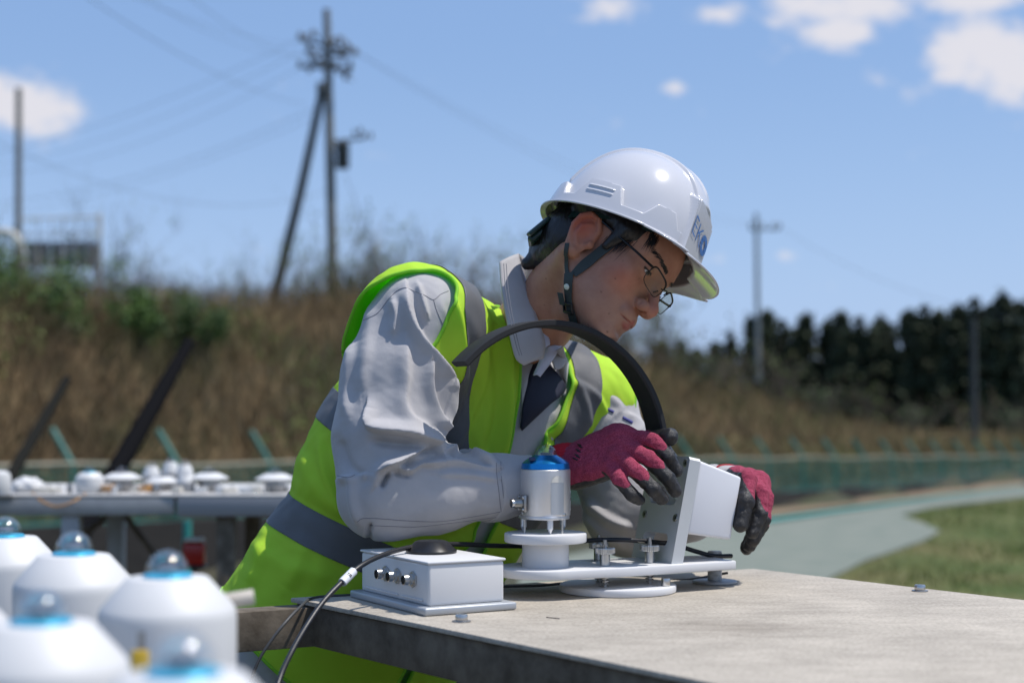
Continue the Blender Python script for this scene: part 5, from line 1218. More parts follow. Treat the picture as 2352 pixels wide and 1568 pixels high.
# the lettering, laid on the front facet
def rect(x0, y0, x1, y1): return [(x0, y0), (x1, y0), (x1, y1), (x0, y1)]
def letter_polys():
    L = []
    h = .0265; s = .0024
    L.append(('E', [rect(-.0290, 0, -.0268, h), rect(-.0268, 0, -.0165, s), rect(-.0268, h / 2 - s / 2, -.0172, h / 2 + s / 2), rect(-.0268, h - s, -.0165, h)]))
    L.append(('K', [rect(-.0120, 0, -.0098, h), [(-.0098, h * .40), (-.0098, h * .52), (.0010, h), (.0040, h)], [(-.0070, h * .535), (-.0052, h * .625), (.0052, 0), (.0022, 0)]]))
    o = []; n = 28
    for i in range(n):
        a, b = 2 * math.pi * i / n, 2 * math.pi * (i + 1) / n; cx, cy = .0168, h / 2
        def pt(an, rx, ry): return (cx + rx * math.cos(an), cy + ry * math.sin(an))
        o.append([pt(a, .0047, .0062), pt(a, .0122, .0140), pt(b, .0122, .0140), pt(b, .0047, .0062)])
    L.append(('O', o)); return L
M_print = mat('blue_lettering', (.012, .13, .42), .3)
for ch, polys in letter_polys():
    v = []; f = []
    for ip_, pl in enumerate(polys):
        # subdivide vertically so that the letter follows the facet
        a, b, c, d = [np.array(t_) for t_ in pl]; K = 4; base = len(v)
        for i in range(K + 1):
            for j in range(K + 1):
                u_, w_ = i / K, j / K; p2 = (a * (1 - u_) + b * u_) * (1 - w_) + (d * (1 - u_) + c * u_) * w_; y_, hg = p2[0], p2[1] + .026
                v.append((HX + HA - .0035 - hg * .16 + .0010 + (ip_ % 3) * .00015, y_ * 1.45, HZ + .004 + hg))
        for i in range(K):
            for j in range(K): k = base + i * (K + 1) + j; f.append((k, k + K + 1, k + K + 2, k + 1))
    obj('letter', (hm2w(np.array(v)), f), M_print, shell, world=True, smooth=False)
# harness inside: headband and ratchet
M_strap = mat('dark_green_webbing', (.035, .045, .042), .75, bump=(900, .5, .0006)); M_dgp = mat('dark_green_plastic', (.012, .035, .030), .3)
hbp = [];
for i in range(49):
    a = 2 * math.pi * i / 48; hbp.append(hm2w(V3(.004 + .093 * math.cos(a) - .004, .079 * math.sin(a), .064 - .034 * (1 - math.cos(a)) * .5)[None])[0])
cen = hm2w(V3(.004, 0, .04)[None])[0]; upd = HR @ V3(0, 0, 1)
obj('headband', ribbon(hbp, [(p - cen) - upd * ((p - cen) @ upd) for p in hbp], .024, .0022), M_dgp, hh, world=True)
ra = hm2w(V3(-.106, -.026, -.006)[None])[0]; Mr = Matrix.Translation(Vector(ra)) @ Matrix([list(HR[0]) + [0], list(HR[1]) + [0], list(HR[2]) + [0], [0, 0, 0, 1]])
obj('ratchet', MB().add(rbox(.014, .050, .036, .005, 3), Mr @ TR((0, 0, .004), (0, R(12), R(18)))).add(rbox(.008, .022, .044, .003, 2), Mr @ TR((.004, -.028, .012), (0, R(10), R(35)))).d, M_dgp, hh, world=True)

# chin strap : webbing over the cheek and behind the ear, meeting below it, then under the jaw
def on_face(pl, off=.0016, push=None):
    pl = [np.array(q) for q in spline([(*q, 0) for q in pl], 6)]; o = []; nn = []
    for q in pl:
        w_ = raymarch(head_w, q[0], q[1])[0]; g_, _ = grad(head_w, w_[None], 4e-3); o.append(w_ + g_[0] * off); nn.append(g_[0])
    # smooth
    for _ in range(6):
        o = [o[0]] + [(o[i - 1] + 2 * o[i] + o[i + 1]) / 4 for i in range(1, len(o) - 1)] + [o[-1]]; nn = [nn[0]] + [(nn[i - 1] + 2 * nn[i] + nn[i + 1]) / 4 for i in range(1, len(nn) - 1)] + [nn[-1]]
    g2, d2 = grad(head_w, np.array(o)); o = [p + g * max(0, off - dd_) for p, g, dd_ in zip(o, g2, d2)]
    return o, nn
cs = thing('chin_strap', 'dark green webbing chin strap with white snap and black buckle on the worker cheek', 'chin strap', tuple(raymarch(head_w, 1310, 660)[0]))
a_, n_ = on_face([(1452, 513), (1420, 545), (1380, 580), (1340, 612), (1318, 632)], .0022); obj('webbing', ribbon(a_, n_, [.0175] * (len(a_) - 8) + list(np.linspace(.0175, .011, 8)), .0011), M_strap, cs, world=True)
a_, n_ = on_face([(1304, 560), (1303, 595), (1304, 620), (1308, 640)], .0022); obj('webbing', ribbon(a_, n_, .007, .0010), M_strap, cs, world=True)
a_, n_ = on_face([(1309, 628), (1308, 655), (1309, 690), (1316, 720), (1326, 748), (1338, 775)], .0026); obj('webbing', ribbon(a_, n_, .0155, .0013), M_strap, cs, world=True)
w_ = raymarch(head_w, 1305.5, 657)[0]; g_ = grad(head_w, w_[None], 3e-3)[0][0]; M_ = Matrix.Translation(Vector(w_ + g_ * .0042)) @ align(g_)
obj('snap_button', MB().add(lathe([(.0045, -.001), (.0048, 0), (.0045, .0012), (.003, .0018), (0, .002)], 20), M_).d, mat('pale_snap', (.62, .66, .58), .3), cs, world=True)
w_ = raymarch(head_w, 1310, 705)[0]; g_ = grad(head_w, w_[None], 3e-3)[0][0]; M_ = Matrix.Translation(Vector(w_ + g_ * .0055)) @ align(g_)
# orient buckle so that its long side follows the strap
ex = Vector((1, 0, .12)); zN = Vector(g_); ex = (ex - zN * ex.dot(zN)).normalized(); ey = zN.cross(ex)
Mb = Matrix.Identity(4)
for i in range(3): Mb[i][0] = ex[i]; Mb[i][1] = ey[i]; Mb[i][2] = zN[i]
Mb.translation = Vector(w_ + g_ * .0055)
obj('buckle', MB().add(rbox(.019, .0055, .005, .0015, 2), Mb @ TR((.001, .006, 0))).add(rbox(.019, .005, .005, .0015, 2), Mb @ TR((.001, -.007, 0))).add(rbox(.003, .017, .0045, .001), Mb @ TR((.0095, 0, 0))).add(rbox(.003, .017, .0045, .001), Mb @ TR((-.0085, 0, 0))).d, M_blackp, cs, world=True)
obj('strap_end', MB().add(rbox(.016, .020, .0016, .0006), Mb @ TR((-.0120, .013, .001), (0, R(-12), R(8)))).d, M_strap, cs, world=True)

# ================================================================ GLASSES
gl = thing('eyeglasses', 'thin dark wire rimmed glasses slipped low on the worker nose', 'glasses', tuple(h2w(V3(.1, 0, .01)[None])[0]))
M_wirer = mat('dark_wire_frame', (.02, .018, .018), .25, metal=.7); G2 = glass('lens_glass', (.93, .95, .90), .02)
def lens_outline(s, k=40):
    o = []
    for i in range(k):
        a = 2 * math.pi * i / k; c, sn_ = math.cos(a), math.sin(a); e = .50
        y = math.copysign(abs(c) ** e, c) * .0255; z = math.copysign(abs(sn_) ** e, sn_) * .0138
        yy = s * (.0335 + y); x = .1085 - .10 * (abs(yy)) ** 1.25 * 3.4 + z * .14; o.append((x, yy, z + .0100 + .0015 * (c)))
    return o
for s in (-1, 1):
    ol = lens_outline(s); cx = np.mean(ol, 0)
    v = [tuple(cx + V3(.0012, 0, 0))] + ol; f = [(0, 1 + i, 1 + (i + 1) % len(ol)) for i in range(len(ol))]
    obj('lens', (h2w(np.array(v)), f), G2, gl, world=True, angle=180)
    obj('rim', tube([h2w(np.array(p)[None])[0] for p in ol + ol[:1]], [.0015 if p[2] > .014 else .0007 for p in ol + ol[:1]], 6, False), M_wirer, gl, world=True)
    e_ = max(ol, key=lambda p: abs(p[1]) + p[2] * .5)
    tp = [e_, (e_[0] - .004, s * (abs(e_[1]) + .0045), .0185), (.068, s * .0715, .0215), (.030, s * .0750, .0260), (.000, s * .0760, .0300), (-.012, s * .0770, .024), (-.020, s * .0765, .008)]
    tw_ = spline([h2w(np.array(p)[None])[0] for p in tp], 6); obj('temple', tube(tw_, [.0019] * len(tw_), 6), M_wirer, gl, world=True)
    obj('nose_pad', tube([h2w(V3(.1040, s * .0095, .0085)[None])[0], h2w(V3(.0990, s * .0100, .003)[None])[0]], .0012, 6), M_wirer, gl, world=True)
obj('bridge', tube(spline([h2w(np.array(p)[None])[0] for p in ((.1055, -.0095, .0130), (.1105, 0, .0170), (.1055, .0095, .0130))], 6), .0011, 6, False), M_wirer, gl, world=True)

# ================================================================ JACKET
KS = [-.34, -.16, 0, .12, .24, .36, .46, .54]
def torso_sdf(p, e=0.0):
    s, a, b = tloc(p)
    rl = np.interp(s, KS, [.200, .200, .196, .188, .185, .190, .180, .13]) + e + np.where(b < 0, .036 * np.exp(-((s - .26) / .13) ** 2), 0); rb = np.interp(s, KS, [.15, .155, .155, .160, .176, .176, .125, .08]) + e; rf = np.interp(s, KS, [.13, .135, .140, .138, .135, .125, .100, .07]) + e
    ra = np.where(a > 0, rf, rb); k = np.sqrt((a / ra) ** 2 + (b / rl) ** 2); g = np.sqrt((a / ra ** 2) ** 2 + (b / rl ** 2) ** 2) / np.maximum(k, 1e-6)
    d = (k - 1) / np.maximum(g, 1e-6)
    return smax(d, s - .505 - e, .06) * KP
def arm_sdf(p, S, E, W_, e=0, far=False):
    ue = S * .5 + E * .5
    if not far:
        d = chain(p, [S + V3(.012, .01, -.01), P(915, 880, 2.445), P(888, 1010, 2.41), ELn + V3(.004, 0, .0)], [.082, .084, .078, .064], .03)
        d = smin(d, chain(p, [ELn, P(1000, 1130, 2.405), P(1130, 1118, 2.43), P(1225, 1110, 2.44)], [.062, .060, .046, .042], .02), .035)
        d = smax(d, (p - P(1222, 1110, 2.44)) @ V3(.80, .59, .09), .002)
    else:
        d = chain(p, [S, S * .5 + E * .5, E], [.076, .070, .066], .03); d = smin(d, chain(p, [E, E * .45 + W_ * .55 - V3(0, 0, .012), W_ + V3(-.03, -.005, 0)], [.068, .058, .040], .02), .035)
        d = smax(d, (p - (W_ + V3(-.015, 0, 0))) @ V3(.97, .1, .2), .002)
    return d - e
def jacket_sdf(p):
    d = torso_sdf(p); d = smin(d, arm_sdf(p, SHn, ELn, WRn), .03); d = smin(d, arm_sdf(p, SHf, ELf, WRf, far=True), .03)
    d = smin(d, chain(p, [SHn + V3(.01, 0, .0), tor(.475, -.02, -.06), tor(.475, -.02, .06), SHf], [.074, .068, .068, .070], .03), .04)
    d = smax(d, -cone(p, NB - U * .09, NB + U * .12, .046, .062), .006)                     # neck hole
    return d
jv, jq = mesh_sdf(jacket_sdf, (-.55, 2.14, .60), (.52, 2.95, 1.47), .0024)
jn = vnormals(jv, jq)
FJ = [  # near sleeve folds, traced from the photograph: polyline, height mm, soft px, sharp px
    ([(938, 668), (948, 720), (970, 775), (1000, 815), (1034, 866)], 10, 26, 4), ([(1034, 866), (1036, 900), (1031, 955), (1019, 990)], 8, 26, 6),
    ([(934, 790), (935, 868), (929, 926), (946, 962), (975, 978)], 6, 26, 9), ([(987, 836), (990, 897), (1004, 956), (1020, 984)], 7, 18, 5),
    ([(1005, 1046), (985, 1016), (930, 996), (872, 990), (845, 978), (843, 940)], 14, 22, 4), ([(985, 1032), (935, 1022), (885, 1016), (858, 1012)], -9, 12, 12),
    ([(984, 1026), (961, 1034), (923, 1055), (879, 1082)], 11, 15, 5), ([(995, 1052), (950, 1064), (915, 1074)], -6, 8, 8),
    ([(1138, 1080), (1060, 1071), (1000, 1070), (965, 1066), (936, 1084), (915, 1074), (895, 1073), (872, 1092), (862, 1112)], 9, 20, 5),
    ([(940, 1092), (925, 1088), (908, 1084)], -5, 7, 7), ([(876, 1116), (884, 1100), (892, 1086)], -9, 6, 6),
    ([(1138, 1072), (1102, 1055), (1061, 1036), (1010, 1044)], 9, 18, 7), ([(1035, 1052), (1076, 1066), (1128, 1073)], -6, 8, 8), ([(1140, 1101), (1076, 1094), (1010, 1090)], 4, 22, 6),
    ([(852, 700), (850, 760), (838, 840), (832, 900)], 4, 22, 14), ([(808, 790), (800, 860), (796, 960)], 5, 16, 12), ([(962, 655), (975, 700), (982, 730)], 6, 10, 5), ([(905, 690), (912, 730), (905, 770)], 5, 12, 8), ([(1010, 690), (1028, 735), (1034, 800)], 1, 12, 6),
    ([(812, 1090), (812, 1150), (826, 1200)], 6, 12, 10), 
    ([(851, 1205), (846, 1222), (850, 1240)], -6, 6, 6), ([(775, 1010), (800, 1070), (835, 1100)], -5, 14, 14), ([(780, 1100), (805, 1094), (845, 1090)], 5, 14, 5),
    # far sleeve
    ([(1395, 905), (1425, 935), (1405, 960), (1390, 975)], 2, 14, 7), ([(1440, 950), (1462, 962), (1482, 985)], 3, 14, 6),
    ([(1350, 1150), (1400, 1190), (1450, 1210)], 7, 20, 9), ([(1345, 1180), (1390, 1225), (1440, 1245)], 6, 20, 9), ([(1600, 1262), (1640, 1266), (1680, 1255)], 5, 14, 8)]
jv2 = folds(jv, jn, FJ, 1.6)
jv2 = jv2 + jn * (.0009 * noise3(jv, 7, 1.3) + .0005 * noise3(jv, 19, 4.1))[:, None]
M_jack = mat('pale_grey_workwear', (.385, .372, .375), .85, col2=(.415, .402, .405), vscale=30, sheen=.2, bump=(1100, .6, .0006), bump2=(40, .5, .0022))
jk = obj('jacket', (jv2, jq), M_jack, wk, world=True, angle=180)
M_seam = mat('seam_thread', (.22, .215, .23), .9)
from mathutils.bvhtree import BVHTree
jb = BVHTree.FromPolygons([tuple(v) for v in jv2], [tuple(int(i) for i in f) for f in jq])
def cast(bvh, px, py, off=.0):
    d = Vector(((px - CX) / FP, 1, (HY - py) / FP)).normalized(); h = bvh.ray_cast(Vector((0, 0, CZ)), d, 6)
    return None if h[0] is None else np.array(h[0] + h[1] * off)
def seam(bvh, pl, par, r_=.0007, m=M_seam, off=0.0):
    p = [cast(bvh, q[0], q[1], off) for q in spline([(*q, 0) for q in pl], 8)]; p = [q for q in p if q is not None]
    if len(p) > 2: obj('seam', tube(p, r_, 5), m, par, world=True)
for pl in ([(803, 753), (835, 735), (867, 719), (890, 690), (912, 668), (931, 661), (950, 668), (975, 678), (996, 688), (1012, 676), (1030, 668)],
           [(820, 1198), (835, 1190), (880, 1191), (930, 1195), (1010, 1197), (1080, 1187), (1148, 1175)], [(850, 1206), (900, 1208), (960, 1209), (1040, 1200), (1150, 1186)],
           [(1140, 1062), (1141, 1090), (1146, 1130), (1150, 1165), (1156, 1194)], [(1150, 1060), (1152, 1100), (1158, 1150), (1166, 1192)], [(996, 688), (1004, 715), (1025, 760)], [(775, 1092), (800, 1096), (815, 1090)]):
    seam(jb, pl, jk)
# cuff: a slightly proud band round the sleeve end
def cuff_sdf(p):
    d = arm_sdf(p, SHn, ELn, WRn) - .0028; ax = V3(.80, .59, .09); ax /= np.linalg.norm(ax)
    t = (p - P(1222, 1110, 2.44)) @ ax; return smax(smax(d, t - .003, .002), -(t + .070), .002)
cv, cq = mesh_sdf(cuff_sdf, (-.055, 2.30, .98), (.14, 2.56, 1.18), .003)
cn_ = vnormals(cv, cq); cv = cv + cn_ * (.0012 * noise3(cv, 12, 3))[:, None]
obj('cuff', (cv, cq), M_jack, jk, world=True, angle=60)

# trousers and shoes (mostly hidden by the table)
def trouser_sdf(p):
    d = smin(cone(p, HIPn + V3(-.02, .05, .0), HIPf + V3(-.02, .05, .0), .105, .105), ell(p, HC + V3(-.05, .05, -.04), V3(.165, .15, .14)), .04)
    for hp, kn, an in ((HIPn, KNn, ANn), (HIPf, KNf, ANf)): d = smin(d, chain(p, [hp + V3(-.02, .05, -.01), kn, an + V3(0, 0, .01)], [.098, .078, .070], .03), .03)
    return smax(d, -(p[:, 2] - .07), .01)
tv, tq = mesh_sdf(trouser_sdf, (-.6, 2.30, .02), (.1, 3.1, 1.05), .010); tn = vnormals(tv, tq); tv = tv + tn * (.006 * noise3(tv, 4, 5))[:, None]
obj('trousers', (tv, tq), mat('black_trousers', (.014, .014, .017), .9, bump=(900, .3, .0005)), wk, world=True, angle=180)
for an in (ANn, ANf):
    f_ = np.array((.93, -.36, 0)); v, q = mesh_sdf(lambda p: smax(smin(cone(p, an + V3(0, 0, -.02), an + f_ * .15 + V3(0, 0, -.045), .052, .042), cone(p, an + V3(0, 0, .04), an + V3(0, 0, -.02), .056, .05), .03), -(p[:, 2] - .004), .004), an - V3(.16, .2, .1), an + V3(.28, .2, .12), .008)
    obj('shoe', (v, q), mat('black_leather', (.012, .012, .012), .4), wk, world=True, angle=180)

# ================================================================ SAFETY VEST
def vest_sdf(p):
    s, a, b = tloc(p)
    d = torso_sdf(p, .0); sh = chain(p, [SHn + V3(.01, 0, .0), tor(.475, -.02, -.06), tor(.475, -.02, .06), SHf], [.074, .068, .068, .070], .03)
    sh = smin(sh, chain(p, [SHn + V3(.012, .01, -.01), P(930, 830, 2.455)], [.082, .080]), .03)
    d = smin(d, sh, .05)
    fl = .010 + .007 * np.clip((b - .08) / .05, 0, 1) + .030 * np.clip((.14 - s) / .30, 0, 1) + .012 * np.clip((-a) / .1, 0, 1) * np.clip((s - .1) / .3, 0, 1)
    return d - fl
vv, vq = mesh_sdf(vest_sdf, (-.58, 2.20, .60), (.40, 2.98, 1.50), .0038)
vn = vnormals(vv, vq); s_, a_, b_ = tloc(vv)
BU = V3(.406, .021, .913); BU /= np.linalg.norm(BU)
wv = .004 * np.sin(b_ * 26 + a_ * 9 + 2 * np.sin(s_ * 6)) * np.clip((.25 - s_) / .25, 0, 1.2) + .0050 * noise3(vv * (1, 1, .55), 3.2, 2.2) + .0018 * noise3(vv, 10, 1.2)
vv1 = vv + vn * wv[:, None]
FV = [([(1075, 640), (1100, 720), (1112, 800), (1106, 880), (1075, 960), (1040, 1035)], 5, 30, 12), ([(1150, 720), (1168, 820), (1172, 930), (1160, 1040)], 6, 14, 8), ([(1130, 760), (1145, 860), (1140, 960), (1120, 1040)], -4, 14, 14), ([(1020, 660), (1050, 720), (1062, 800), (1060, 880), (1040, 960)], 6, 14, 8),
      ([(640, 1110), (700, 1160), (800, 1210)], -3, 20, 20), ([(690, 1040), (730, 1120), (800, 1190)], 4, 24, 16), ([(580, 1250), (640, 1290), (760, 1330)], 4, 30, 20), ([(740, 1010), (752, 1090), (790, 1170)], 5, 16, 10), ([(620, 1210), (600, 1280), (575, 1340)], 5, 20, 16), ([(700, 1250), (690, 1300), (660, 1350)], 4, 24, 18),
      ([(1245, 960), (1270, 1000), (1290, 1020)], -6, 16, 16), ([(1270, 900), (1250, 960), (1235, 1020)], 6, 14, 8), ([(1310, 870), (1340, 920), (1352, 980)], 5, 16, 10), ([(1325, 880), (1370, 910), (1392, 950)], 4, 12, 8),
      ([(900, 1260), (1000, 1255), (1100, 1230)], 5, 18, 12), ([(1000, 1250), (1060, 1290), (1160, 1300)], -4, 18, 18), ([(1125, 1200), (1105, 1260), (1090, 1300)], 6, 8, 6)]
vv1 = folds(vv1, vn, FV, 1.7)
# region: hem, arm holes, neck, front opening
def elld(p, c, f1, r1, f2, r2, f3, r3): q = p - c; return np.sqrt(((q @ f1) / r1) ** 2 + ((q @ f2) / r2) ** 2 + ((q @ f3) / r3) ** 2)
armN = elld(vv, SHn + V3(-.022, -.03, -.040), Lf, .092, Fw, .074, U, .132); armF = elld(vv, SHf + Lf * .052 + U * -.02 + Fw * .01, Lf, .072, Fw, .085, U, .105)
nck = elld(vv, NB + U * .02 + Fw * .025, Lf, .057, Fw, .075, U, .12)
gap = np.interp(s_, [.0, .05, .34, .50], [.010, .0135, .020, .062]); openf = np.where(a_ > .02, gap - np.abs(b_ - .012), -1.0)
hem = -((vv - P(636, 1527, 2.44 * KP)) @ V3(.676, 0, .737))
reg = np.maximum.reduce([hem * 6, (1 - armN), (1 - armF), (1 - nck), openf * 12])
# arm hole edges stand off at the back of the shoulder
lift = np.exp(-np.clip(armN - 1, 0, 9) / .22) * np.clip(-a_ / .05 + .6, 0, 1) * np.clip((s_ - .30) / .08, 0, 1); vv1 = vv1 + (vn * .5 + (-Fw) * .3 + U * .5) * (.030 * lift)[:, None]
V1_, T1_, ip = clip_mesh(vv1, vq, reg)
def lime_mat(name, col, tr):
    m = mat(name, col, .75, bump=(1100, .35, .0006), bump2=(60, .3, .002)); t = m.node_tree; b = t.nodes['Principled BSDF']; o = [n for n in t.nodes if n.type == 'OUTPUT_MATERIAL'][0]
    tl = t.nodes.new('ShaderNodeBsdfTranslucent'); tl.inputs[0].default_value = (*tr, 1); mx = t.nodes.new('ShaderNodeMixShader'); mx.inputs[0].default_value = .48
    t.links.new(b.outputs[0], mx.inputs[1]); t.links.new(tl.outputs[0], mx.inputs[2]); t.links.new(mx.outputs[0], o.inputs['Surface']); return m
M_lime = lime_mat('lime_vest_fabric', (.72, .93, .07), (.22, .86, .06))
M_tape = mat('grey_reflective_tape', (.115, .117, .122), .5, spec=.25, bump=(900, .5, .0006), bump2=(45, .35, .002))
vs = obj('safety_vest', (V1_, T1_), M_lime, wk, world=True, angle=180); md = vs.modifiers.new('thick', 'SOLIDIFY'); md.thickness = .0013; md.offset = -1
n1 = ip(vn); s1, a1, b1 = ip(s_), ip(a_), ip(b_)
hb = (V1_ - P(650, 1118, 2.58 * KP)) @ BU
# bound edges
from collections import defaultdict
ec = defaultdict(int); nx_ = {}
for t in T1_.tolist():
    for i in range(3): a, b = t[i], t[(i + 1) % 3]; ec[(min(a, b), max(a, b))] += 1
be = [k for k, c in ec.items() if c == 1]; adj = defaultdict(list)
for a, b in be: adj[a].append(b); adj[b].append(a)
seen = set(); M_bind = lime_mat('lime_edge_binding', (.42, .86, .06), (.08, .6, .04))
for st_ in list(adj):
    if st_ in seen: continue
    lp_ = [st_]; seen.add(st_); cur = st_
    while True:
        nxt = [q for q in adj[cur] if q not in seen]
        if not nxt: break
        cur = nxt[0]; seen.add(cur); lp_.append(cur)
    if len(lp_) < 60: continue
    pts = V1_[lp_].copy()
    for _ in range(4): pts[1:-1] = (pts[:-2] + 2 * pts[1:-1] + pts[2:]) / 4
    pts = pts[::3]; obj('edge_binding', tube(list(pts), .0030, 6), M_bind, vs, world=True, angle=180)
def band(fv, name='reflective_band', off=.0011):
    v, t, i2 = clip_mesh(V1_, T1_, fv)
    if len(t) == 0: return
    o = obj(name, (v + i2(n1) * off, t), M_tape, vs, world=True, angle=180); md = o.modifiers.new('thick', 'SOLIDIFY'); md.thickness = .0007; md.offset = 1; return v
band(np.maximum(hb, -(hb + .058))); Lp_, Fp_ = P(745, 950, 2.60 * KP), P(1120, 1215, 2.54); gg = np.clip(1 - ((V1_ - Lp_) @ (Fp_ - Lp_)) / ((Fp_ - Lp_) @ (Fp_ - Lp_)), -.2, 1.3); hb2 = hb - .155 - .042 * gg; band(np.maximum(hb2, -(hb2 + .056)))
vb = np.abs(b1 - np.interp(s1, [.20, .28, .36, .47, .54], [-.066, -.082, -.112, -.166, -.205])) - np.interp(s1, [.25, .38], [.030, .022]); band(np.maximum.reduce([vb, -(s1 - .15) if False else -(hb2 + .0) , -(a1 + .09)]))
vb = np.abs(b1 - np.interp(s1, [.18, .30, .42], [.195, .158, .108])) - .025; band(np.maximum.reduce([vb, -(hb2 + .0), -(a1 + .09)]))

# ================================================================ COLLARS AND SHIRT
def loft2(A, B, name, m, par, th=.0018, bulge=0.0, K=26, J=8, bdir=(0, -1, .3)):
    a = [np.array(p) for p in A]; b = [np.array(p) for p in B]
    def res(pl): q = spline(pl, 8); L = np.concatenate([[0], np.cumsum(np.linalg.norm(np.diff(np.array(q), axis=0), axis=1))]); q = np.array(q); return np.stack([np.interp(np.linspace(0, L[-1], K), L, q[:, i]) for i in range(3)], 1)
    a = res(a); b = res(b); v = []; bd = np.array(bdir)
    for i in range(K):
        for j in range(J + 1): t = j / J; v.append(tuple(a[i] * (1 - t) + b[i] * t + bd * bulge * math.sin(math.pi * t)))
    f = [(i * (J + 1) + j, i * (J + 1) + j + 1, (i + 1) * (J + 1) + j + 1, (i + 1) * (J + 1) + j) for i in range(K - 1) for j in range(J)]
    o = obj(name, (v, f), m, par, world=True, angle=180); md = o.modifiers.new('thick', 'SOLIDIFY'); md.thickness = th; md.offset = 0; return o
M_shirt = mat('pale_blue_white_shirt', (.50, .53, .66), .8, bump=(1300, .3, .0004)); M_navy = mat('navy_facing', (.008, .010, .028), .7, bump=(900, .4, .0005))
# navy facing of the open jacket front and the far lapel, laid on the chest
def S(x, y, off):
    c = cast(jb, x, y); c = P(x, y, 2.44) if c is None else c; d_ = np.array(c) - (0, 0, CZ); return np.array(c) - d_ / np.linalg.norm(d_) * off
loft2([S(1228, 826, .010), S(1212, 870, .008), S(1201, 930, .007), S(1196, 982, .006)], [S(1270, 846, .018), S(1299, 893, .016), S(1255, 935, .014), S(1198, 988, .007)], 'jacket_facing', M_navy, jk, .003, .004)
loft2([S(1192, 835, .006), S(1197, 900, .005), S(1198, 950, .003)], [S(1224, 835, .009), S(1210, 885, .007), S(1203, 950, .004)], 'placket', M_jack, jk, .0025, .002)
loft2([S(1262, 816, .010), S(1285, 850, .010), S(1300, 885, .010), S(1290, 905, .008)], [S(1292, 796, .008), S(1306, 840, .007), S(1312, 890, .006), S(1302, 920, .005)], 'lapel', M_jack, jk, .003, .003)
# shirt visible at the throat
loft2([P(1248, 800, 2.5154), P(1238, 830, 2.5047), P(1225, 862, 2.4993)], [P(1290, 792, 2.5367), P(1270, 825, 2.5207), P(1240, 865, 2.5047)], 'shirt_front', M_shirt, wk, .002, .006)
loft2([P(1196, 612, 2.5335), P(1215, 665, 2.5229), P(1236, 720, 2.5121), P(1260, 775, 2.5047), P(1262, 792, 2.5047)], [P(1188, 640, 2.5121), P(1200, 690, 2.5047), P(1216, 745, 2.4972), P(1238, 800, 2.4939), P(1246, 806, 2.4939)], 'shirt_collar', M_shirt, wk, .002, .004)
# jacket collar, near side falls flat over the vest; standing part wraps the nape
loft2([P(1190, 583, 2.5474), P(1203, 642, 2.5121), P(1221, 698, 2.4950), P(1241, 750, 2.4801), P(1252, 790, 2.4716), P(1247, 824, 2.4651)],
      [P(1148, 601, 2.4939), P(1152, 663, 2.4726), P(1162, 727, 2.4588), P(1176, 795, 2.4502), P(1186, 826, 2.4480), P(1203, 839, 2.4523)], 'collar', M_jack, jk, .0030, .003)
loft2([P(1192, 583, 2.5474), P(1199, 588, 2.5954), P(1212, 600, 2.6702), P(1240, 640, 2.7022), P(1290, 720, 2.6915)], [P(1165, 625, 2.5634), P(1180, 640, 2.6168), P(1200, 660, 2.6915), P(1235, 700, 2.7343), P(1290, 770, 2.7236)], 'collar_stand', M_jack, jk, .0035, .0, bdir=(-.5, .3, .4))
loft2([P(1290, 790, 2.5848), P(1278, 800, 2.5634), P(1262, 812, 2.5420)], [P(1300, 830, 2.5741), P(1290, 845, 2.5420), P(1275, 850, 2.5207)], 'far_collar', M_jack, jk, .003, .006)
for dx, dz in ((7, .0), (13, .0)):
    pts = spline([P(x + dx, y, d_ - .0045) for x, y, d_ in ((1150, 606, 2.3980), (1154, 663, 2.3796), (1164, 727, 2.3662), (1178, 790, 2.3580), (1186, 816, 2.3560))], 8)
    obj('seam', tube(pts, .0006, 5), M_seam, jk, world=True)
M_logo = mat('navy_embroidery', (.03, .035, .20), .7)
for (x0, y0, x1, y1) in ((1393, 938, 1410, 946), (1430, 958, 1452, 970)):
    pts = [cast(jb, x0 + (x1 - x0) * i / 6, y0 + (y1 - y0) * i / 6) for i in range(7)]; pts = [p for p in pts if p is not None]
    if len(pts) > 3: obj('embroidery', tube(pts, .0028, 5), M_logo, jk, world=True)

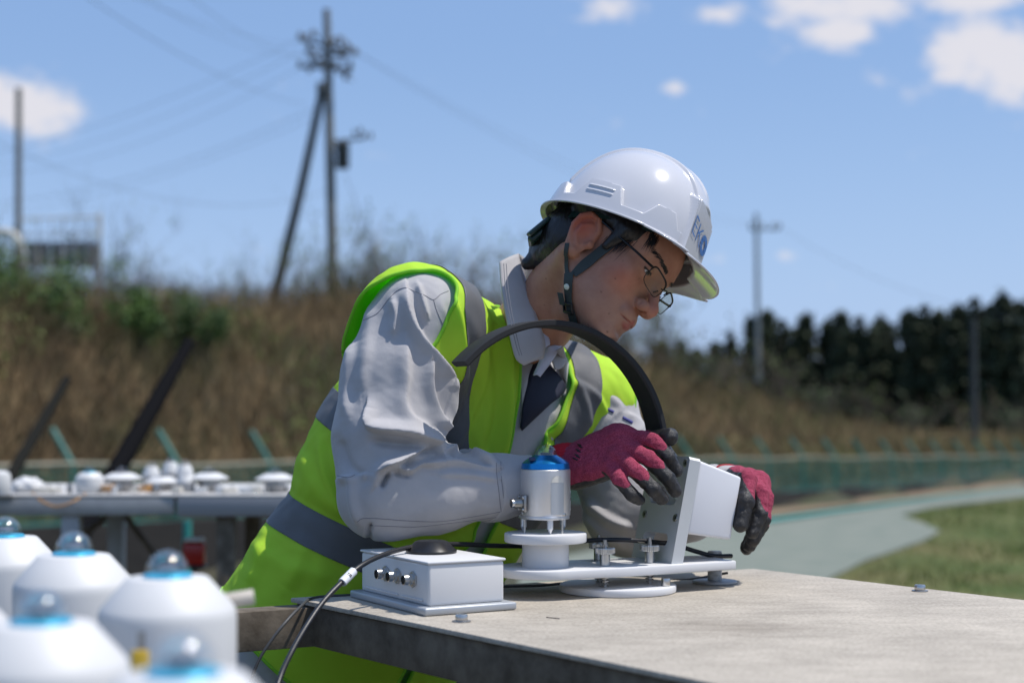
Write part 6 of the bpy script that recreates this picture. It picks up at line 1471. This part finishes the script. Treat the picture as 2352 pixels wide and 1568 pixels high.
# ================================================================ GLOVES
def glove(name, lab, palm, fingers, dorsal, bounds, cuff, coatbias, M, par):
    """palm: list of (a,b,ra,rb) cones; fingers: list of (pts, radii). dorsal: function p-> signed height above the finger/palm centre"""
    def f(p):
        d = None
        for a, b, ra, rb in palm: e = cone(p, a, b, ra, rb); d = e if d is None else smin(d, e, .018)
        ds = [chain(p, pts, rr, .004) for pts, rr in fingers]
        for e in ds: d = smin(d, e, .0055)
        return d
    v, q = mesh_sdf(f, bounds[0], bounds[1], .0016); n_ = vnormals(v, q)
    # knit creases at the knuckles and general cloth unevenness
    v = v + n_ * (.0007 * noise3(v, 55, 6) + .0009 * noise3(v, 22, 8))[:, None]
    # coated zone: palm side and finger ends
    ct = np.full(len(v), 1e9)
    for pts, rr in fingers:
        L = 0
        best = np.full(len(v), 1e9); val = np.zeros(len(v)); tot = sum(np.linalg.norm(pts[i + 1] - pts[i]) for i in range(len(pts) - 1)); acc = 0
        for i in range(len(pts) - 1):
            a, b = pts[i], pts[i + 1]; ba = b - a; l = np.linalg.norm(ba); t = np.clip(((v - a) @ ba) / (l * l), 0, 1); c = a + t[:, None] * ba; r_ = v - c; d = np.linalg.norm(r_, axis=1) - (rr[i] + (rr[i + 1] - rr[i]) * t)
            m = d < best; tt = (acc + t * l) / tot; hgt = (r_ / (np.linalg.norm(r_, axis=1)[:, None] + 1e-9)) @ dorsal
            best[m] = d[m]; val[m] = (hgt - (-.10 + 1.45 * np.clip((tt - .42) / .42, 0, 1.2)))[m]; acc += l
        mm = best < .004; ct = np.where(mm, np.minimum(ct, val), ct)
    hp = np.zeros(len(v)); bb = np.full(len(v), 1e9)
    for a, b, ra, rb in palm:
        ba = b - a; l2 = ba @ ba; t = np.clip(((v - a) @ ba) / l2, 0, 1); c = a + t[:, None] * ba; r_ = v - c; d = np.linalg.norm(r_, axis=1) - (ra + (rb - ra) * t); m = d < bb; bb[m] = d[m]; hp[m] = ((r_ / (np.linalg.norm(r_, axis=1)[:, None] + 1e-9)) @ dorsal)[m]
    ct = np.where(ct > 1e8, hp - coatbias, ct)
    ct = ct + .10 * noise3(v, 30, 5)
    o = obj(name, (v, q), M, par, world=True, angle=180); set_attr(o, 'knit', np.clip(ct * 9 + .5, 0, 1)); tag(o, lab); return o, v, q, f
M_glove = mat('pink_knit_black_coated_glove', (.016, .015, .016), .38, bump=(260, .25, .0008), spec=.5)
def knit(m):
    t = m.node_tree; b = t.nodes['Principled BSDF']; tc_ = t.nodes.new('ShaderNodeTexCoord'); at = t.nodes.new('ShaderNodeAttribute'); at.attribute_name = 'knit'
    st = t.nodes.new('ShaderNodeMapRange'); st.inputs[1].default_value = .35; st.inputs[2].default_value = .65; t.links.new(at.outputs['Fac'], st.inputs[0])
    mpn = t.nodes.new('ShaderNodeMapping'); mpn.inputs['Scale'].default_value = (1, 1, 2.2); mpn.inputs['Rotation'].default_value = (0, R(30), 0); t.links.new(tc_.outputs['Object'], mpn.inputs[0])
    nz = t.nodes.new('ShaderNodeTexNoise'); nz.inputs['Scale'].default_value = 620; nz.inputs['Detail'].default_value = 2; t.links.new(mpn.outputs[0], nz.inputs[0])
    rp = t.nodes.new('ShaderNodeValToRGB'); rp.color_ramp.elements[0].position = .36; rp.color_ramp.elements[0].color = (.17, .008, .030, 1); rp.color_ramp.elements[1].position = .70; rp.color_ramp.elements[1].color = (.43, .070, .13, 1); t.links.new(nz.outputs['Fac'], rp.inputs[0])
    mx = t.nodes.new('ShaderNodeMixRGB'); t.links.new(st.outputs[0], mx.inputs[0]); mx.inputs[1].default_value = (.015, .014, .015, 1); t.links.new(rp.outputs[0], mx.inputs[2]); t.links.new(mx.outputs[0], b.inputs['Base Color'])
    mr_ = t.nodes.new('ShaderNodeMapRange'); t.links.new(st.outputs[0], mr_.inputs[0]); mr_.inputs[3].default_value = .40; mr_.inputs[4].default_value = .95; t.links.new(mr_.outputs[0], b.inputs['Roughness'])
    bn = t.nodes.new('ShaderNodeBump'); bn.inputs['Strength'].default_value = .8; bn.inputs['Distance'].default_value = .0012; t.links.new(nz.outputs['Fac'], bn.inputs['Height']); pv = [l for l in t.links if l.to_socket == b.inputs['Normal']][0].from_socket; t.links.new(pv, bn.inputs['Normal']); t.links.new(bn.outputs[0], b.inputs['Normal'])
knit(M_glove)
G = P
dorN = V3(-.25, -.55, .80); dorN /= np.linalg.norm(dorN)
palmN = [(G(1318, 1058, 2.450), G(1420, 1008, 2.430), .0275, .0255), (G(1320, 1085, 2.445), G(1405, 1070, 2.410), .0270, .0195), (G(1350, 1060, 2.445), G(1425, 1045, 2.415), .024, .020), (G(1330, 1090, 2.47), G(1385, 1075, 2.46), .020, .018)]
fingN = [([G(1440, 1000, 2.430), G(1498, 1013, 2.412), G(1534, 1048, 2.412), G(1553, 1080, 2.418)], [.0135, .0122, .0112, .0100]),
         ([G(1428, 1020, 2.415), G(1490, 1053, 2.392), G(1532, 1095, 2.392), G(1552, 1128, 2.400)], [.0135, .0124, .0115, .0102]),
         ([G(1416, 1045, 2.405), G(1458, 1080, 2.380), G(1500, 1122, 2.378), G(1522, 1145, 2.386)], [.0130, .0120, .0112, .0100]),
         ([G(1400, 1068, 2.400), G(1424, 1102, 2.376), G(1450, 1134, 2.374), G(1468, 1147, 2.382)], [.0120, .0108, .0100, .0092]),
         ([G(1370, 1050, 2.470), G(1430, 1025, 2.490), G(1490, 1010, 2.470), G(1538, 1003, 2.425)], [.019, .0155, .0142, .0140])]
gN, gvN, gqN, gfN = glove('glove', 'right glove, pink knit back and black coated fingertips on the tilted bracket', palmN, fingN, dorN, ((.07, 2.33, 1.00), (.29, 2.54, 1.22)), None, -.12, M_glove, wk)
set_thumb = None
# red knitted cuff with ribs and black overlock stitching
M_red = mat('red_rib_knit', (.42, .008, .022), .9, bump=(500, .4, .0006))
def rib_cuff(a, b, ra, rb, par, nrib=30):
    a, b = np.array(a), np.array(b); d = b - a; L = np.linalg.norm(d); M_ = Matrix.Translation(Vector(a)) @ align(d); v = []; f = []; K = 14; n = nrib * 4
    for i in range(K + 1):
        t = i / K; r0 = ra + (rb - ra) * t + .0022 * math.sin(t * math.pi)
        for k in range(n): an = 2 * math.pi * k / n; rr_ = r0 * (1 + .0 * t) + .0010 * math.cos(an * nrib) + .0004 * math.sin(i * 2.1); v.append((rr_ * math.cos(an), rr_ * math.sin(an), t * L))
    for i in range(K):
        for k in range(n): f.append((i * n + k, i * n + (k + 1) % n, (i + 1) * n + (k + 1) % n, (i + 1) * n + k))
    c = obj('cuff', MB().add((v, f), M_).d, M_red, par, world=True, angle=180)
    st = []
    for k in range(220):
        an = 2 * math.pi * k / 55 / 4 * 1.0; zz = L * .08 + .004 * math.sin(k * 1.7); st.append((rb * 0 + (ra + .0012) * math.cos(an), (ra + .0012) * math.sin(an), zz))
    st = st[:221]; obj('stitching', MB().add(tube(st, .0008, 5), M_).d, M_blackp, c, world=True); return c
rib_cuff(G(1270, 1062, 2.462), G(1322, 1058, 2.452), .0255, .0275, gN)
gb = BVHTree.FromPolygons([tuple(v) for v in gvN], [tuple(int(i) for i in f) for f in gqN])
# printed black lettering across the glove back, near the cuff
for k, (x, y, w_, h_) in enumerate(((1331, 1022, 8, 9), (1327, 1033, 8, 7), (1325, 1045, 8, 8), (1320, 1052, 8, 3))):
    for j in range(2):
        pts = [cast(gb, x - w_ / 2 + w_ * i / 4 + j * 3, y + (j - .5) * h_ * .5 + i * .8, .0005) for i in range(5)]; pts = [p for p in pts if p is not None]
        if len(pts) > 2: obj('print_mark', tube(pts, .0011, 5), M_blackp, gN, world=True)
dorF = V3(.80, -.10, .55); dorF /= np.linalg.norm(dorF)
palmF = [(G(1678, 1108, 2.62), G(1738, 1112, 2.57), .030, .024), (G(1690, 1128, 2.60), G(1735, 1140, 2.54), .028, .022)]
fingF = [([G(1722, 1105, 2.545), G(1746, 1132, 2.515), G(1744, 1180, 2.50), G(1728, 1222, 2.495)], [.0155, .0135, .0125, .0108]),
         ([G(1738, 1105, 2.565), G(1757, 1140, 2.540), G(1752, 1190, 2.525), G(1730, 1240, 2.52)], [.0155, .0135, .0125, .0110]),
         ([G(1742, 1110, 2.585), G(1757, 1150, 2.565), G(1748, 1205, 2.55), G(1722, 1252, 2.545)], [.0150, .0132, .0122, .0108]),
         ([G(1735, 1120, 2.605), G(1750, 1160, 2.59), G(1738, 1212, 2.575), G(1714, 1258, 2.57)], [.0140, .0125, .0118, .0108]),
         ([G(1690, 1098, 2.56), G(1716, 1100, 2.510), G(1712, 1150, 2.482), G(1700, 1205, 2.475)], [.020, .0150, .0138, .0120])]
gF, gvF, gqF, _ = glove('glove', 'left glove, pink and black, wrapped round the right end of the white box', palmF, fingF, dorF, ((.31, 2.42, .93), (.45, 2.68, 1.14)), None, -.3, M_glove, wk)
rib_cuff(G(1648, 1105, 2.655), G(1682, 1108, 2.625), .0255, .029, gF)
loft2([P(1642, 1082, 2.60), P(1655, 1072, 2.60), P(1672, 1070, 2.60), P(1690, 1072, 2.60)], [P(1645, 1096, 2.59), P(1658, 1090, 2.59), P(1672, 1088, 2.59), P(1690, 1090, 2.59)], 'sleeve_edge', M_jack, jk, .003, .004)
